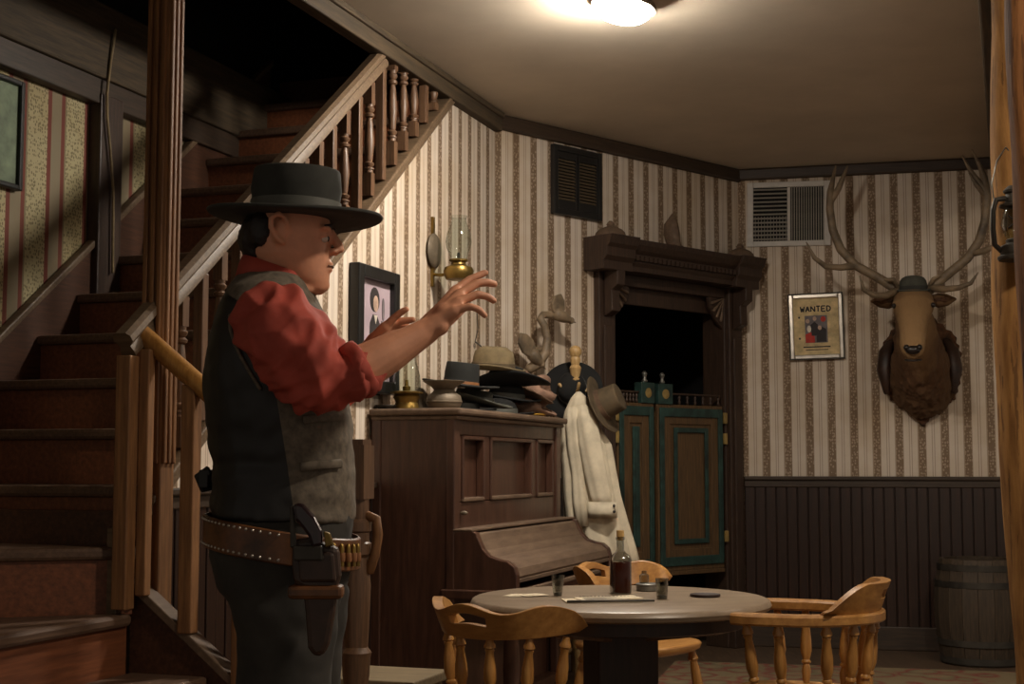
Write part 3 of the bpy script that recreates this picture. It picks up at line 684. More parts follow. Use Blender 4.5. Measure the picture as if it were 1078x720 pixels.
# ceiling lamp in view
def ceil_lamp(x, y, glow, label, tilt=0.0):
    t = thing('ceiling_lamp', label, 'lamp', (x, y, CEIL), group='flush ceiling lamps')
    m = MB(); m.lathe([(.05, -.022), (.05, 0)], (0, 0, 0), 24); m.build('mount', 'dull_metal', t, smooth='auto')
    m = MB(); m.lathe([(.122, -.012), (.134, -.014), (.137, -.004), (.13, .010), (.05, .012)], (0, 0, 0), 32); pn = m.build('pan', 'dull_metal', t, smooth='auto')
    m = MB(); m.lathe([(.004, -.075), (.05, -.070), (.085, -.058), (.11, -.038), (.121, -.012)], (0, 0, 0), 32); dm_ = m.build('dome', glow, t, smooth=True)
    for q in (pn, dm_): q.location = (0, 0, -.030); q.rotation_euler = (0, tilt, 0)
    return t
ceil_lamp(0.46, 5.72, 'lamp_glow', 'round flush ceiling lamp with glowing white glass dome', R(9))
ceil_lamp(1.55, 2.7, 'lamp_glow_front', 'round flush ceiling lamp nearer the audience, above the frame')
ceil_lamp(2.75, 5.3, 'lamp_glow_side', 'round flush ceiling lamp beyond the right edge of the picture')

# ================================================================ FLOOR COVERING, BARREL, LOGS, LANTERN
m = MB(); m.span((-.58, -1.9, 0), (2.4, 1.72, 0.008)); o = m.build('rug', 'rug'); o.location = (1.1, 6.6, 0.001); o.rotation_euler = (0, 0, C); tag(o, 'worn red and olive patterned rug under the round table', 'rug')
t = thing('barrel', 'dim weathered wooden barrel standing against the dark wainscot', 'barrel', (2.72, 8.38, 0))
nst = 18; sm = None
for i in range(nst):
    if sm is None:
        m = MB(); da = PI/nst*0.97; rs = []
        for z, r in ((0, .222), (.10, .240), (.22, .254), (.32, .258), (.42, .254), (.52, .240), (.60, .224)):
            rs.append([(r*math.cos(-da), r*math.sin(-da), z), (r*math.cos(da), r*math.sin(da), z), ((r-.022)*math.cos(da), (r-.022)*math.sin(da), z), ((r-.022)*math.cos(-da), (r-.022)*math.sin(-da), z)])
        m.rings(rs); p = m.build('stave', 'barrel_wood', t, smooth='auto'); sm = p
    else: p = dup(sm, t)
    p.rotation_euler = (0, 0, 2*PI*i/nst)
for z, r in ((.03, .231), (.13, .246), (.46, .251), (.555, .236)):
    m = MB(); m.lathe([(r-.006, z-.016), (r+.002, z-.018), (r+.0015, z+.018), (r-.006, z+.016)], (0, 0, 0), 36); m.build('hoop', 'dark_metal', t, smooth='auto')
m = MB(); m.lathe([(.205, .565), (.205, .585)], (0, 0, 0), 24); m.build('lid', 'barrel_wood', t)
def log(name, label, pts, r0, mat):
    m = MB(); rs = []; n = 40; seg = 14
    for i in range(n+1):
        f = i/n*(len(pts)-1); k = min(int(f), len(pts)-2); u = f-k; c_ = Vector(pts[k]).lerp(Vector(pts[k+1]), u)
        ring = []
        for j in range(seg):
            a = 2*PI*j/seg; d_ = mnoise.noise(Vector((math.cos(a)*1.3+pts[0][0], math.sin(a)*1.3, c_.z*2.2)))
            r = r0*(1+0.16*d_+0.05*math.sin(c_.z*9+a*2)); ring.append(c_ + Vector((r*math.cos(a), r*math.sin(a), 0)))
        rs.append(ring)
    m.rings(rs); return tag(m.build(name, mat, smooth=True), label, 'post')
log('log_post', 'rough golden log post with knots carrying the lantern', [(1.690, 4.62, 0), (1.668, 4.62, .6), (1.642, 4.62, 1.2), (1.640, 4.62, 1.8), (1.652, 4.62, 2.5), (1.66, 4.62, CEIL)], 0.066, 'log_gold')
log('log_post', 'darker brown log post at the right edge of the picture', [(1.505, 3.95, 0), (1.502, 3.95, .8), (1.498, 3.95, 1.5), (1.482, 3.95, 2.1), (1.475, 3.95, 2.6), (1.46, 3.95, CEIL)], 0.075, 'log_brown')
t = thing('hurricane_lantern', 'old metal hurricane lantern hanging on the golden log post', 'lantern', (1.605, 4.50, 1.795))
m = MB(); m.lathe([(.052, 0), (.056, .006), (.056, .012), (.045, .018), (.05, .03), (.047, .045), (.028, .055), (.03, .065), (.022, .07)], (0, 0, 0), 20); m.build('tank', 'dark_metal', t, smooth='auto')
m = MB(); m.lathe([(.026, .07), (.036, .09), (.042, .115), (.036, .15), (.026, .172)], (0, 0, 0), 20); m.f = m.f[:-2]; m.mi = m.mi[:-2]; m.build('globe', 'lamp_glass', t, smooth=True)
m = MB(); m.lathe([(.045, .172), (.047, .178), (.028, .186), (.026, .215), (.032, .218), (.034, .225), (.018, .24)], (0, 0, 0), 20); m.build('cap', 'dark_metal', t, smooth='auto')
for sx in (-1, 1):
    m = MB(); m.tube([(sx*.045, 0, .03), (sx*.066, 0, .05), (sx*.070, 0, .10), (sx*.068, 0, .16), (sx*.058, 0, .195), (sx*.03, 0, .20)], .009, 8); m.build('side_tube', 'dark_metal', t, smooth=True)
m = MB(); m.tube([(-.062, 0, .17), (-.066, .01, .25), (-.04, .03, .33), (0, .06, .38), (.04, .07, .33), (.06, .01, .25), (.062, 0, .17)], .0022, 6); m.build('bail', 'grey_metal', t, smooth=True)
m = MB(); m.tube([(-.03, -.028, .10), (0, -.046, .13), (.03, -.028, .12)], .0018, 6); m.tube([(-.03, -.028, .14), (0, -.046, .11), (.03, -.03, .09)], .0018, 6); m.build('globe_guard', 'dark_metal', t, smooth=True)

# ================================================================ PIANO
PS0, PS1, PF, PT = -1.60, -0.10, -0.40, 1.385
PNO = thing('upright_piano', 'old dark mahogany upright piano with dusty closed curved key lid', 'piano', (*AB, 0), A)
def ppart(name, mat, *spans, bevel=0.006, parent=PNO):
    m = MB()
    for a, b2 in spans: m.span(a, b2)
    return m.build(name, mat, parent, bevel=bevel)
ppart('side_panel', 'piano_wood', ((PS0, PF+.02, 0), (PS0+.035, -0.012, PT-.03)), ((PS0-.008, PF+.0, 0), (PS0+.06, PF+.04, PT-.03)), ((PS0-.006, -.06, 0), (PS0+.02, -.012, PT-.03)))
ppart('side_panel', 'piano_wood', ((PS1-.035, PF+.02, 0), (PS1, -0.012, PT-.03)), ((PS1-.06, PF, 0), (PS1+.008, PF+.04, PT-.03)))
ppart('top_lid', 'dusty_wood', ((PS0-.03, PF-.035, PT-.03), (PS1+.03, -.01, PT)), ((PS0-.015, PF-.02, PT-.05), (PS1+.015, -.01, PT-.03)), bevel=0.01)
ppart('back_panel', 'piano_wood', ((PS0+.03, -.05, .05), (PS1-.03, -.012, PT-.05)))
ppart('top_frieze', 'piano_wood', ((PS0+.055, PF+.012, PT-.115), (PS1-.055, PF+.05, PT-.045)))
ppart('lower_rail', 'piano_wood', ((PS0+.055, PF+.012, .86), (PS1-.055, PF+.05, .985)))
Wn = PS1-PS0
panels = [(PS0+.105, PS0+.385), (PS0+.46, PS1-.44), (PS1-.365, PS1-.095)]
prev = PS0+.055
for x0, x1 in panels:
    ppart('stile', 'piano_wood', ((prev, PF+.012, .985), (x0, PF+.05, PT-.115))); prev = x1
    ppart('recessed_panel', 'piano_wood', ((x0-.01, PF+.045, .975), (x1+.01, PF+.06, PT-.105)), bevel=0)
    for q in (((x0, PF+.004, .985), (x0+.018, PF+.045, PT-.115)), ((x1-.018, PF+.004, .985), (x1, PF+.045, PT-.115)), ((x0, PF+.004, PT-.133), (x1, PF+.045, PT-.115)), ((x0, PF+.004, .985), (x1, PF+.045, 1.003))):
        ppart('panel_moulding', 'dusty_wood' if q[0][2] == .985 and q[1][2] < 1.1 else 'piano_wood', q, bevel=0.005)
ppart('stile', 'piano_wood', ((prev, PF+.012, .985), (PS1-.055, PF+.05, PT-.115)))
ppart('lower_panel', 'piano_wood', ((PS0+.05, PF+.06, .04), (PS1-.05, PF+.08, .60)))
ppart('plinth', 'piano_wood', ((PS0-.005, PF-.01, 0), (PS1+.005, PF+.06, .09)))
curve = [(PF+.012, .60), (PF+.012, .865), (PF-.075, .868), (PF-.095, .86), (PF-.105, .835), (PF-.125, .795), (PF-.155, .765), (PF-.195, .752), (PF-.235, .745), (PF-.265, .722), (PF-.275, .69), (PF-.275, .60)]
for x0, x1 in ((PS0-.005, PS0+.04), (PS1-.04, PS1+.005)):
    m = MB(); m.prism(curve, x0, x1, 'x'); m.build('key_cheek', 'piano_wood', PNO, bevel=0.004)
inner = [(y+.004, z-.008) for y, z in curve[1:-1]]
m = MB(); m.prism([(PF+.012, .66)] + inner + [(PF-.262, .665)], PS0+.04, PS1-.04, 'x'); m.build('key_lid', 'dusty_wood', PNO, bevel=0.003)
ppart('lid_moulding', 'dusty_wood', ((PS0+.04, PF-.272, .655), (PS1-.04, PF-.25, .672)), ((PS0-.008, PF-.08, .866), (PS1+.008, PF+.02, .876)), bevel=0.003)
ppart('keybed', 'piano_wood', ((PS0-.012, PF-.285, .585), (PS1+.012, PF+.06, .625)))
ppart('keybed_edge', 'dusty_wood', ((PS0-.015, PF-.292, .612), (PS1+.015, PF-.27, .63)), bevel=0.003)
for s_ in (PS0+.09, PS1-.09):
    m = MB(); m.turned((s_, PF-.22, 0), (s_, PF-.22, .585), [(0, .03), (.08, .03), (.1, .04), (.15, .026), (.5, .036), (.8, .03), (.85, .044), (.9, .044), (1, .044)], 14); m.build('leg', 'piano_wood', PNO, smooth='auto')
m = MB(); m.ball((PS0+.09, PF-.006, .94), (.010, .018, .010)); m.build('lock_knob', 'dull_metal', PNO, smooth=True)

# ================================================================ HATS
def hat(name, label, loc, rot, crown=(.085, .10), h=.11, brim=(.15, .175), curl=.03, dip=0.0, style='flat', felt='felt_black', band='band_grey', group='hats', parent=None, taper=.9, bh=.03):
    if parent is None: t = thing(name, label, 'hat', loc, rot=rot, group=group)
    else:
        t = bpy.data.objects.new(name, None); COL.objects.link(t); t.parent = parent; t.location = loc; t.rotation_euler = rot
    seg = 40
    def ring(fr, z, crown_t=None, edge=0.0, topdent=0.0):
        out = []
        for k in range(seg):
            a = 2*PI*k/seg; ca, sa = math.cos(a), math.sin(a)
            if crown_t is not None: x, y, zz = crown[0]*crown_t*ca, crown[1]*crown_t*sa, z
            else:
                x = (crown[0]*(1-fr)+brim[0]*fr)*ca; y = (crown[1]*(1-fr)+brim[1]*fr)*sa
                zz = z + curl*fr*fr*(ca*ca) - dip*fr*fr*(sa*sa)
            if topdent:
                zz -= topdent*max(0, 1-abs(x)/(crown[0]*.55))*(0.5+0.5*min(1, abs(y)/crown[1]+.3))
            out.append(Vector((x, y, zz)))
        return out
    rs = [ring(0, -.007), ring(.5, -.007), ring(.97, -.006), ring(1.0, -.002), ring(.97, .002), ring(.5, .0), ring(.12, .001), ring(0, .008)]
    if style == 'flat': prof = [(.985, .03, 0), (taper+.05, h*.55, 0), (taper, h*.955, 0), (taper-.025, h, 0), (taper*.7, h*.985, 0), (.05, h*.97, 0)]
    elif style == 'pinch': prof = [(.985, .03, 0), (.95, h*.5, .0), (taper-.02, h*.82, .012), (taper*.78, h*.99, .045), (taper*.45, h*1.04, .075), (.05, h*1.04, .085)]
    else: prof = [(1.0, .03, 0), (.99, h*.4, 0), (.93, h*.65, 0), (.78, h*.84, 0), (.5, h*.96, 0), (.05, h, 0)]
    for cr, z, dn in prof: rs.append(ring(0, z, cr, topdent=dn))
    m = MB(); m.rings(rs); f_ = m.build('felt', felt, t, smooth=True)
    m = MB(); m.rings([ring(0, .006, 1.0), ring(0, .006, 1.035), ring(0, bh, 1.02), ring(0, bh+.001, .97)]); m.build('band', band, t, smooth='auto')
    return t
def on_piano(s, off, z): return wpt('A', s, off, z)
Z0 = PT+.008
def ph(label, s, off, z, rot, **k): return hat('hat', label, on_piano(s, off, z), rot, group='hats piled on the piano', **k)
ph('black flat crowned hat with orange cord band resting behind the spittoon', -1.02, -.20, 1.515, (R(4), R(5), R(20)), crown=(.083, .083), h=.105, brim=(.185, .165), curl=.012, felt='felt_black', band='band_orange', taper=.93, bh=.018)
ph('grey green wide brimmed hat under the black flat crowned hat', -0.90, -.215, 1.435, (R(6), R(6), R(60)), crown=(.085, .10), h=.06, brim=(.20, .19), curl=.03, felt='felt_grey', band='band_grey')
ph('black hat lying lowest in the pile next to the spittoon', -0.98, -.18, Z0+.006, (0, 0, R(40)), crown=(.08, .095), h=.045, brim=(.17, .18), curl=.012, felt='felt_jet')
ph('tan felt hat with pinched crown on top of the pile', -0.52, -.18, 1.622, (R(4), R(-4), R(75)), crown=(.09, .11), h=.115, brim=(.15, .165), curl=.025, style='pinch', felt='felt_tan', band='felt_olive')
ph('black broad brimmed hat right under the tan hat', -0.46, -.235, 1.555, (R(-4), R(8), R(80)), crown=(.09, .105), h=.08, brim=(.165, .22), curl=.03, dip=.02, style='pinch', felt='felt_jet')
ph('black round crowned hat in the middle of the pile', -0.38, -.20, 1.475, (R(3), R(4), R(30)), crown=(.09, .10), h=.09, brim=(.18, .18), curl=.02, style='dome', felt='felt_jet')
ph('black soft hat lying lowest in the middle of the pile', -0.50, -.20, Z0, (0, 0, R(10)), crown=(.095, .11), h=.085, brim=(.18, .185), curl=.015, style='dome', felt='felt_jet')
ph('rose brown hat standing on edge at the right end of the pile', -0.12, -.24, 1.505, (R(-12), R(66), R(-32)), crown=(.085, .10), h=.13, brim=(.14, .16), curl=.03, style='pinch', felt='felt_rose', band='felt_brown')
ph('dusty brown hat with upturned brim at the right end of the pile', -0.24, -.25, Z0+.008, (R(0), R(0), R(75)), crown=(.08, .095), h=.085, brim=(.14, .17), curl=.05, style='pinch', felt='felt_rose', band='felt_brown')
ph('brown pointed brim hat next to the black hats', -0.22, -.22, 1.485, (R(6), R(10), R(70)), crown=(.08, .095), h=.06, brim=(.14, .18), curl=.035, style='pinch', felt='felt_brown', band='felt_brown')
m = MB(); m.tube([(0, 0, .01), (.07, -.012, .011), (.15, -.01, .010), (.22, .004, .009)], .009, 8, .5); m.span((.19, -.016, 0), (.24, .02, .018)); o = m.build('leather_strap', 'band_yellow', smooth='auto'); o.location = on_piano(-.42, -.37, PT+.002); o.rotation_euler = (0, 0, A+R(4)); tag(o, 'yellow leather strap lying on the piano edge', 'strap')
t = thing('spittoon', 'dull grey metal spittoon with flared rim on the piano', 'spittoon', on_piano(-1.33, -.24, PT))
m = MB(); m.lathe([(.055, 0), (.068, .006), (.078, .028), (.080, .045), (.074, .066), (.052, .082), (.046, .092)], (0, 0, 0), 28); m.build('bowl', 'dull_metal', t, smooth=True)
m = MB(); m.lathe([(.044, .09), (.055, .105), (.092, .128), (.096, .131), (.092, .132), (.05, .112), (.03, .10)], (0, 0, 0), 28); m.build('flared_rim', 'dull_metal', t, smooth=True)
m = MB(); m.lathe([(.079, .034), (.0825, .036), (.0825, .041), (.079, .043)], (0, 0, 0), 28); m.build('bead', 'dull_metal', t, smooth='auto')
t = thing('oil_lamp', 'glass oil lamp with low brass base on the left end of the piano', 'lamp', on_piano(-1.495, -.13, PT))
m = MB(); m.lathe([(.055, 0), (.056, .012), (.048, .03), (.052, .042), (.06, .055), (.052, .066), (.072, .07), (.074, .076), (.04, .082)], (0, 0, 0), 24); m.build('base', 'brass', t, smooth='auto')
m = MB(); m.lathe([(.058, .078), (.062, .10), (.058, .15), (.046, .20), (.034, .25), (.030, .28), (.032, .31)], (0, 0, 0), 24); m.f = m.f[:-2]; m.mi = m.mi[:-2]; m.build('chimney', 'lamp_glass', t, smooth=True)
m = MB(); m.lathe([(.016, .08), (.018, .10), (.009, .105), (.007, .13), (.002, .132)], (0, 0, 0), 12); m.build('candle_burner', 'brass', t, smooth='auto')
m = MB(); m.lathe([(.05, 0), (.075, .012), (.085, .02), (.08, .021), (.05, .008), (.01, .006)], (0, 0, 0), 24); o = m.build('dish', 'dark_metal', smooth=True); o.location = on_piano(-1.54, -.055, PT); o.scale = (.6, .6, .9); tag(o, 'small dark metal dish behind the brass oil lamp', 'dish')

# ================================================================ COAT TREE, SHIRT, HATS ON IT
CT = thing('coat_tree', 'turned pale wooden coat tree with ball finial', 'coat tree', (0.345, 7.74, 0))
m = MB(); m.turned((0, 0, .05), (0, 0, 1.79), [(0, .03), (.3, .026), (.5, .026), (.8, .022), (.88, .020), (.885, .028), (.895, .030), (.90, .022), (.915, .028), (.93, .033), (.94, .022), (.955, .030), (.965, .024), (.975, .034), (.985, .036), (.995, .026), (1, .012)], 16); m.build('pole', 'pale_wood', CT, smooth='auto')
for i in range(4):
    a = R(90*i); m = MB(); m.tube([(0, 0, .16), (.12*math.cos(a), .12*math.sin(a), .13), (.2*math.cos(a), .2*math.sin(a), .06), (.25*math.cos(a), .25*math.sin(a), .022)], .020, 8); m.build('foot', 'pale_wood', CT, smooth=True)
    a = R(10+90*i); m = MB(); m.tube([(0, 0, 1.53), (.06*math.cos(a), .06*math.sin(a), 1.545), (.09*math.cos(a), .09*math.sin(a), 1.58)], .009, 8); m.build('peg', 'pale_wood', CT, smooth=True)
SH = thing('shirt', 'cream white shirt hanging from the coat tree', 'shirt', (0.345, 7.68, 0))
def cloth_ring(cx, cy, z, rx, ry, ph_, amp, nf, n=72):
    out = []
    for k in range(n):
        a = 2*PI*k/n; f_ = 1+amp*(math.sin(a*nf+ph_)+.5*math.sin(a*(nf*2-1)+ph_*1.7)); out.append(Vector((cx+rx*f_*math.cos(a), cy+ry*f_*math.sin(a), z)))
    return out
rows = [(.012, -.03, 1.535, .012, .02, .0), (.015, -.04, 1.50, .045, .04, .02), (.012, -.04, 1.43, .075, .055, .05), (.02, -.04, 1.34, .10, .065, .07), (.045, -.04, 1.25, .13, .07, .08), (.06, -.04, 1.12, .135, .075, .09), (.075, -.04, .98, .145, .075, .09), (.10, -.04, .84, .155, .075, .10), (.125, -.04, .72, .165, .075, .10), (.15, -.04, .62, .165, .07, .11), (.15, -.04, .615, .155, .06, .11)]
m = MB(); m.rings([cloth_ring(cx, cy, z, rx, ry, z*1.5, am, 7) for cx, cy, z, rx, ry, am in rows]); m.build('body', 'linen', SH, smooth=True)
m = MB(); m.rings([cloth_ring(cx, cy, z, rx, ry, z*3, .05, 5, 36) for cx, cy, z, rx, ry in ((.03, -.10, 1.46, .03, .03), (.05, -.115, 1.38, .055, .045), (.07, -.125, 1.25, .062, .05), (.095, -.13, 1.10, .06, .05), (.12, -.135, .98, .058, .048), (.13, -.135, .93, .05, .045))]); m.build('sleeve', 'linen', SH, smooth=True)
cuff_r = [(-.01, 0), (.0, .0), (.008, .0)]
m = MB(); m.rings([cloth_ring(.13, -.137, z, rx, .05, 1, .03, 4, 32) for z, rx in ((.945, .066), (.95, .072), (.90, .075), (.865, .073), (.87, .066))]); m.build('cuff', 'linen', SH, smooth=True)
m = MB(); m.rings([cloth_ring(-.02+.01*i, -.10, z, rx, .03, z*2, .08, 5, 32) for i, (z, rx) in enumerate(((1.45, .03), (1.36, .05), (1.24, .052), (1.1, .04), (.95, .045), (.82, .04)))]); m.build('placket_fold', 'linen', SH, smooth=True)
for z in (.93, .90): 
    m = MB(); m.ball((.19, -.172, z), .008); m.build('button', 'print_dark', SH, smooth=True)
hat('hat', 'black round brimmed hat hung behind the coat tree finial', (0.33, 7.80, 1.55), (R(72), R(0), R(-8)), crown=(.08, .09), h=.10, brim=(.17, .17), curl=.01, style='dome', felt='felt_jet', group='hats on the coat tree')
hat('hat', 'olive brown hat hung sideways on the right of the coat tree', (0.475, 7.66, 1.46), (R(28), R(62), R(12)), crown=(.085, .095), h=.12, brim=(.165, .19), curl=.02, style='flat', felt='felt_olive', band='felt_brown', group='hats on the coat tree')

# driftwood with two birds on the wall
t = thing('bird_carving', 'grey branch with two mounted birds on the wallpaper above the hats', 'wall decoration', wpt('B', 0.24, 0, 1.85), B)
m = MB(); m.tube([(-.08, -.10, -.19), (-.04, -.13, -.16), (.0, -.15, -.10), (.012, -.15, -.02), (-.01, -.15, .05), (-.03, -.14, .085), (.0, -.13, .11), (.06, -.13, .115), (.12, -.14, .115)], [.026, .030, .026, .022, .021, .023, .021, .021, .018], 10); m.tube([(0, -.14, -.08), (0, -.06, -.08), (0, 0, -.08)], .02, 8); m.build('branch', 'bone', t, smooth=True)
def bird(par, c, tail, head, nm):
    m = MB(); m.tube([Vector(c), Vector(c).lerp(Vector(head), .5), Vector(head)], [.036, .032, .016], 12); m.ball(head, .020); m.tube([head, Vector(head)+(Vector(head)-Vector(c)).normalized()*.035], [.009, .003], 6); b_ = m.build(nm, 'bone', par, smooth=True)
    c_, t_ = Vector(c), Vector(tail); d_ = (t_-c_); sd = Vector((d_.z, 0, -d_.x)).normalized()
    m = MB(); m.prism([(p.x, p.z) for p in (c_-sd*.03, c_+d_*.35-sd*.055, c_+d_*.75-sd*.045, t_, c_+d_*.75+sd*.035, c_+d_*.35+sd*.05, c_+sd*.03)], c_.y-.012, c_.y+.008, 'y'); m.build('wing', 'bone', b_, bevel=.006)
bird(t, (.085, -.15, .12), (.115, -.15, .235), (.19, -.16, .09), 'bird')
bird(t, (-.09, -.14, -.11), (-.19, -.14, .0), (-.03, -.15, -.165), 'bird')

# ================================================================ ELK MOUNT
EK = thing('elk_mount', 'mounted elk head with wide antlers on the papered wall', 'taxidermy', wpt('C', 1.11, 0, 1.75), C)
out = [(-.20, .18), (-.235, .06), (-.22, -.10), (-.17, -.20), (-.09, -.26), (-.04, -.30), (.02, -.37), (.07, -.31), (.14, -.25), (.21, -.20), (.25, -.08), (.255, .08), (.22, .2), (.1, .3), (-.1, .3)]
rag = []
for i in range(len(out)):
    p, q = Vector(out[i]), Vector(out[(i+1) % len(out)])
    for k in range(5):
        c_ = p.lerp(q, k/5); rag.append(tuple(c_*(1+.055*math.sin((i*5+k)*2.4)*mnoise.noise(Vector((i*1.7+k*.9, 3.1, 0)))+(.03 if (i*5+k) % 2 else -.02))))
m = MB(); m.prism(rag, -.035, 0, 'y'); m.build('plaque', 'fur_cape', EK, bevel=.012)
for sx in (-1, 1):
    m = MB(); m.tube([(sx*.17, -.04, .16), (sx*.20, -.10, .10), (sx*.215, -.13, -.02), (sx*.20, -.11, -.16)], [.03, .042, .045, .02], 10, .6); m.build('shoulder_fold', 'leather_dark', EK, smooth=True)
def egg(c, rx, ry, rz, rot=None): return c, (rx, ry, rz), rot
m = MB()
def ering(c, rx, rz, ax, n=20):   # ring around direction ax
    ax = Vector(ax).normalized(); u = Vector((1, 0, 0)); u = (u-ax*u.dot(ax)).normalized(); w = ax.cross(u)
    return [Vector(c)+u*rx*math.cos(2*PI*k/n)+w*rz*math.sin(2*PI*k/n) for k in range(n)]
m.rings([ering((.02, -.02, -.06), .21, .27, (0, -1, .15)), ering((.01, -.12, -.03), .185, .24, (0, -1, .3)), ering((.0, -.24, .05), .15, .20, (0, -1, .6)), ering((-.02, -.34, .17), .125, .165, (0, -1, 1)), ering((-.03, -.40, .28), .11, .13, (0, -1, 1.2)), ering((-.035, -.42, .36), .085, .10, (0, -1, 1.4))])
m.rings([ering((-.035, -.38, .40), .085, .055, (0, -.8, -.2)), ering((-.037, -.43, .375), .118, .085, (0, -1, -.45)), ering((-.04, -.50, .32), .118, .095, (0, -1, -.7)), ering((-.045, -.57, .24), .088, .083, (0, -1, -.85)), ering((-.05, -.64, .155), .076, .070, (0, -1, -.9)), ering((-.055, -.70, .085), .072, .062, (0, -1, -.9)), ering((-.056, -.735, .045), .062, .050, (0, -1, -.9)), ering((-.057, -.752, .025), .040, .032, (0, -1, -.9))])
for sx in (-1, 1): m.ball((-.04+sx*.100, -.50, .350), (.022, .035, .025)); m.tube([(-.035+sx*.06, -.40, .40), (-.035+sx*.075, -.40, .44)], [.035, .03], 12)
m.ball((-.055, -.69, .03), (.042, .05, .025))
remeshed(m, 'head_and_neck', .008, 'elk_hide', EK, 4, fn=lambda p, n: p + n*(.022*mnoise.noise(Vector((p.x*22, p.y*14, p.z*9))) + .010*mnoise.noise(Vector((p.x*60, p.y*40, p.z*22))))*max(0.0, min(1.0, (p.y+.44)/.12)))
for sx in (-1, 1):
    m = MB(); a0 = Vector((-.035+sx*.09, -.38, .385)); tip = a0+Vector((sx*.155, .02, .0))
    m.tube([a0, a0.lerp(tip, .35)+Vector((0, 0, -.008)), a0.lerp(tip, .7)+Vector((0, 0, -.004)), tip], [.024, .044, .036, .008], 12, 1.0, up=(0, 0, 1)); ear = m.build('ear', 'elk_hide', EK, smooth=True)
    m = MB(); m.tube([a0.lerp(tip, .25)+Vector((0, -.035, -.006)), a0.lerp(tip, .6)+Vector((0, -.034, -.006)), a0.lerp(tip, .85)+Vector((0, -.018, 0))], [.012, .018, .006], 8); m.build('inner_ear', 'fur_cape', ear, smooth=True)
    m = MB(); m.ball((-.04+sx*.112, -.532, .335), (.014, .016, .016)); m.build('eye', 'hoof', EK, smooth=True)
m = MB(); m.ball((-.056, -.772, .052), (.044, .024, .026)); 
for sx in (-1, 1): m.ball((-.056+sx*.036, -.770, .066), (.018, .022, .018))
m.build('nose', 'hoof', EK, smooth=True)
m = MB(); m.tube([(-.10, -.745, -.004), (-.056, -.770, -.010), (-.012, -.745, -.004)], .006, 6); m.build('mouth', 'hoof', EK, smooth=True)
def antler(sx, base, beam, tines, nm):
    m = MB(); m.tube([p for p, r in beam], [r for p, r in beam], 12)
    for pts, r in tines: m.tube(pts, r, 10)
    m.ball(base, (.036, .036, .02)); return m.build(nm, 'bone', EK, smooth=True)
O = Vector((-.035, -.40, .0))
antler(-1, (-.10, -.40, .425), [((-.095, -.40, .41), .030), ((-.16, -.40, .47), .030), ((-.25, -.41, .53), .028), ((-.37, -.42, .60), .027), ((-.455, -.43, .70), .027), ((-.50, -.44, .82), .025), ((-.515, -.44, .95), .024), ((-.51, -.43, 1.06), .021), ((-.475, -.42, 1.22), .006)],
       [([(-.51, -.43, 1.0), (-.46, -.42, 1.08), (-.435, -.42, 1.14), (-.405, -.42, 1.215)], [.022, .019, .015, .004]), ([(-.37, -.42, .60), (-.46, -.46, .585), (-.545, -.50, .59), (-.61, -.53, .64), (-.655, -.54, .735)], [.024, .020, .018, .014, .004]), ([(-.13, -.41, .44), (-.20, -.50, .40), (-.27, -.56, .40), (-.325, -.60, .43), (-.345, -.61, .51)], [.024, .022, .018, .014, .004]), ([(-.12, -.41, .45), (-.15, -.47, .50), (-.2, -.5, .5)], [.016, .014, .008])], 'antler')
antler(1, (.03, -.40, .425), [((.03, -.40, .41), .030), ((.09, -.40, .47), .030), ((.18, -.41, .54), .028), ((.28, -.42, .62), .027), ((.35, -.43, .72), .027), ((.385, -.44, .84), .025), ((.40, -.44, .98), .024), ((.39, -.43, 1.10), .02), ((.365, -.42, 1.18), .014), ((.325, -.42, 1.275), .004)],
       [([(.395, -.44, 1.02), (.355, -.43, 1.08), (.31, -.43, 1.15), (.265, -.42, 1.245)], [.022, .018, .013, .004]), ([(.385, -.44, 1.0), (.34, -.45, 1.06), (.30, -.46, 1.13)], [.018, .014, .004]), ([(.30, -.42, .65), (.37, -.46, .655), (.43, -.50, .675), (.475, -.52, .72)], [.022, .020, .016, .005]), ([(.07, -.41, .45), (.14, -.50, .43), (.22, -.56, .43), (.285, -.60, .45), (.325, -.61, .51)], [.024, .020, .017, .013, .004]), ([(.06, -.41, .46), (.08, -.45, .50), (.12, -.46, .52)], [.016, .012, .005])], 'antler')
hat('bowler_hat', 'small grey green bowler hat perched on the elk head', wpt('C', 1.075, -.405, 2.185), (R(4), 0, C), crown=(.083, .085), h=.095, brim=(.105, .11), curl=.008, style='dome', felt='felt_grey', band='felt_darkgrey', group=None)

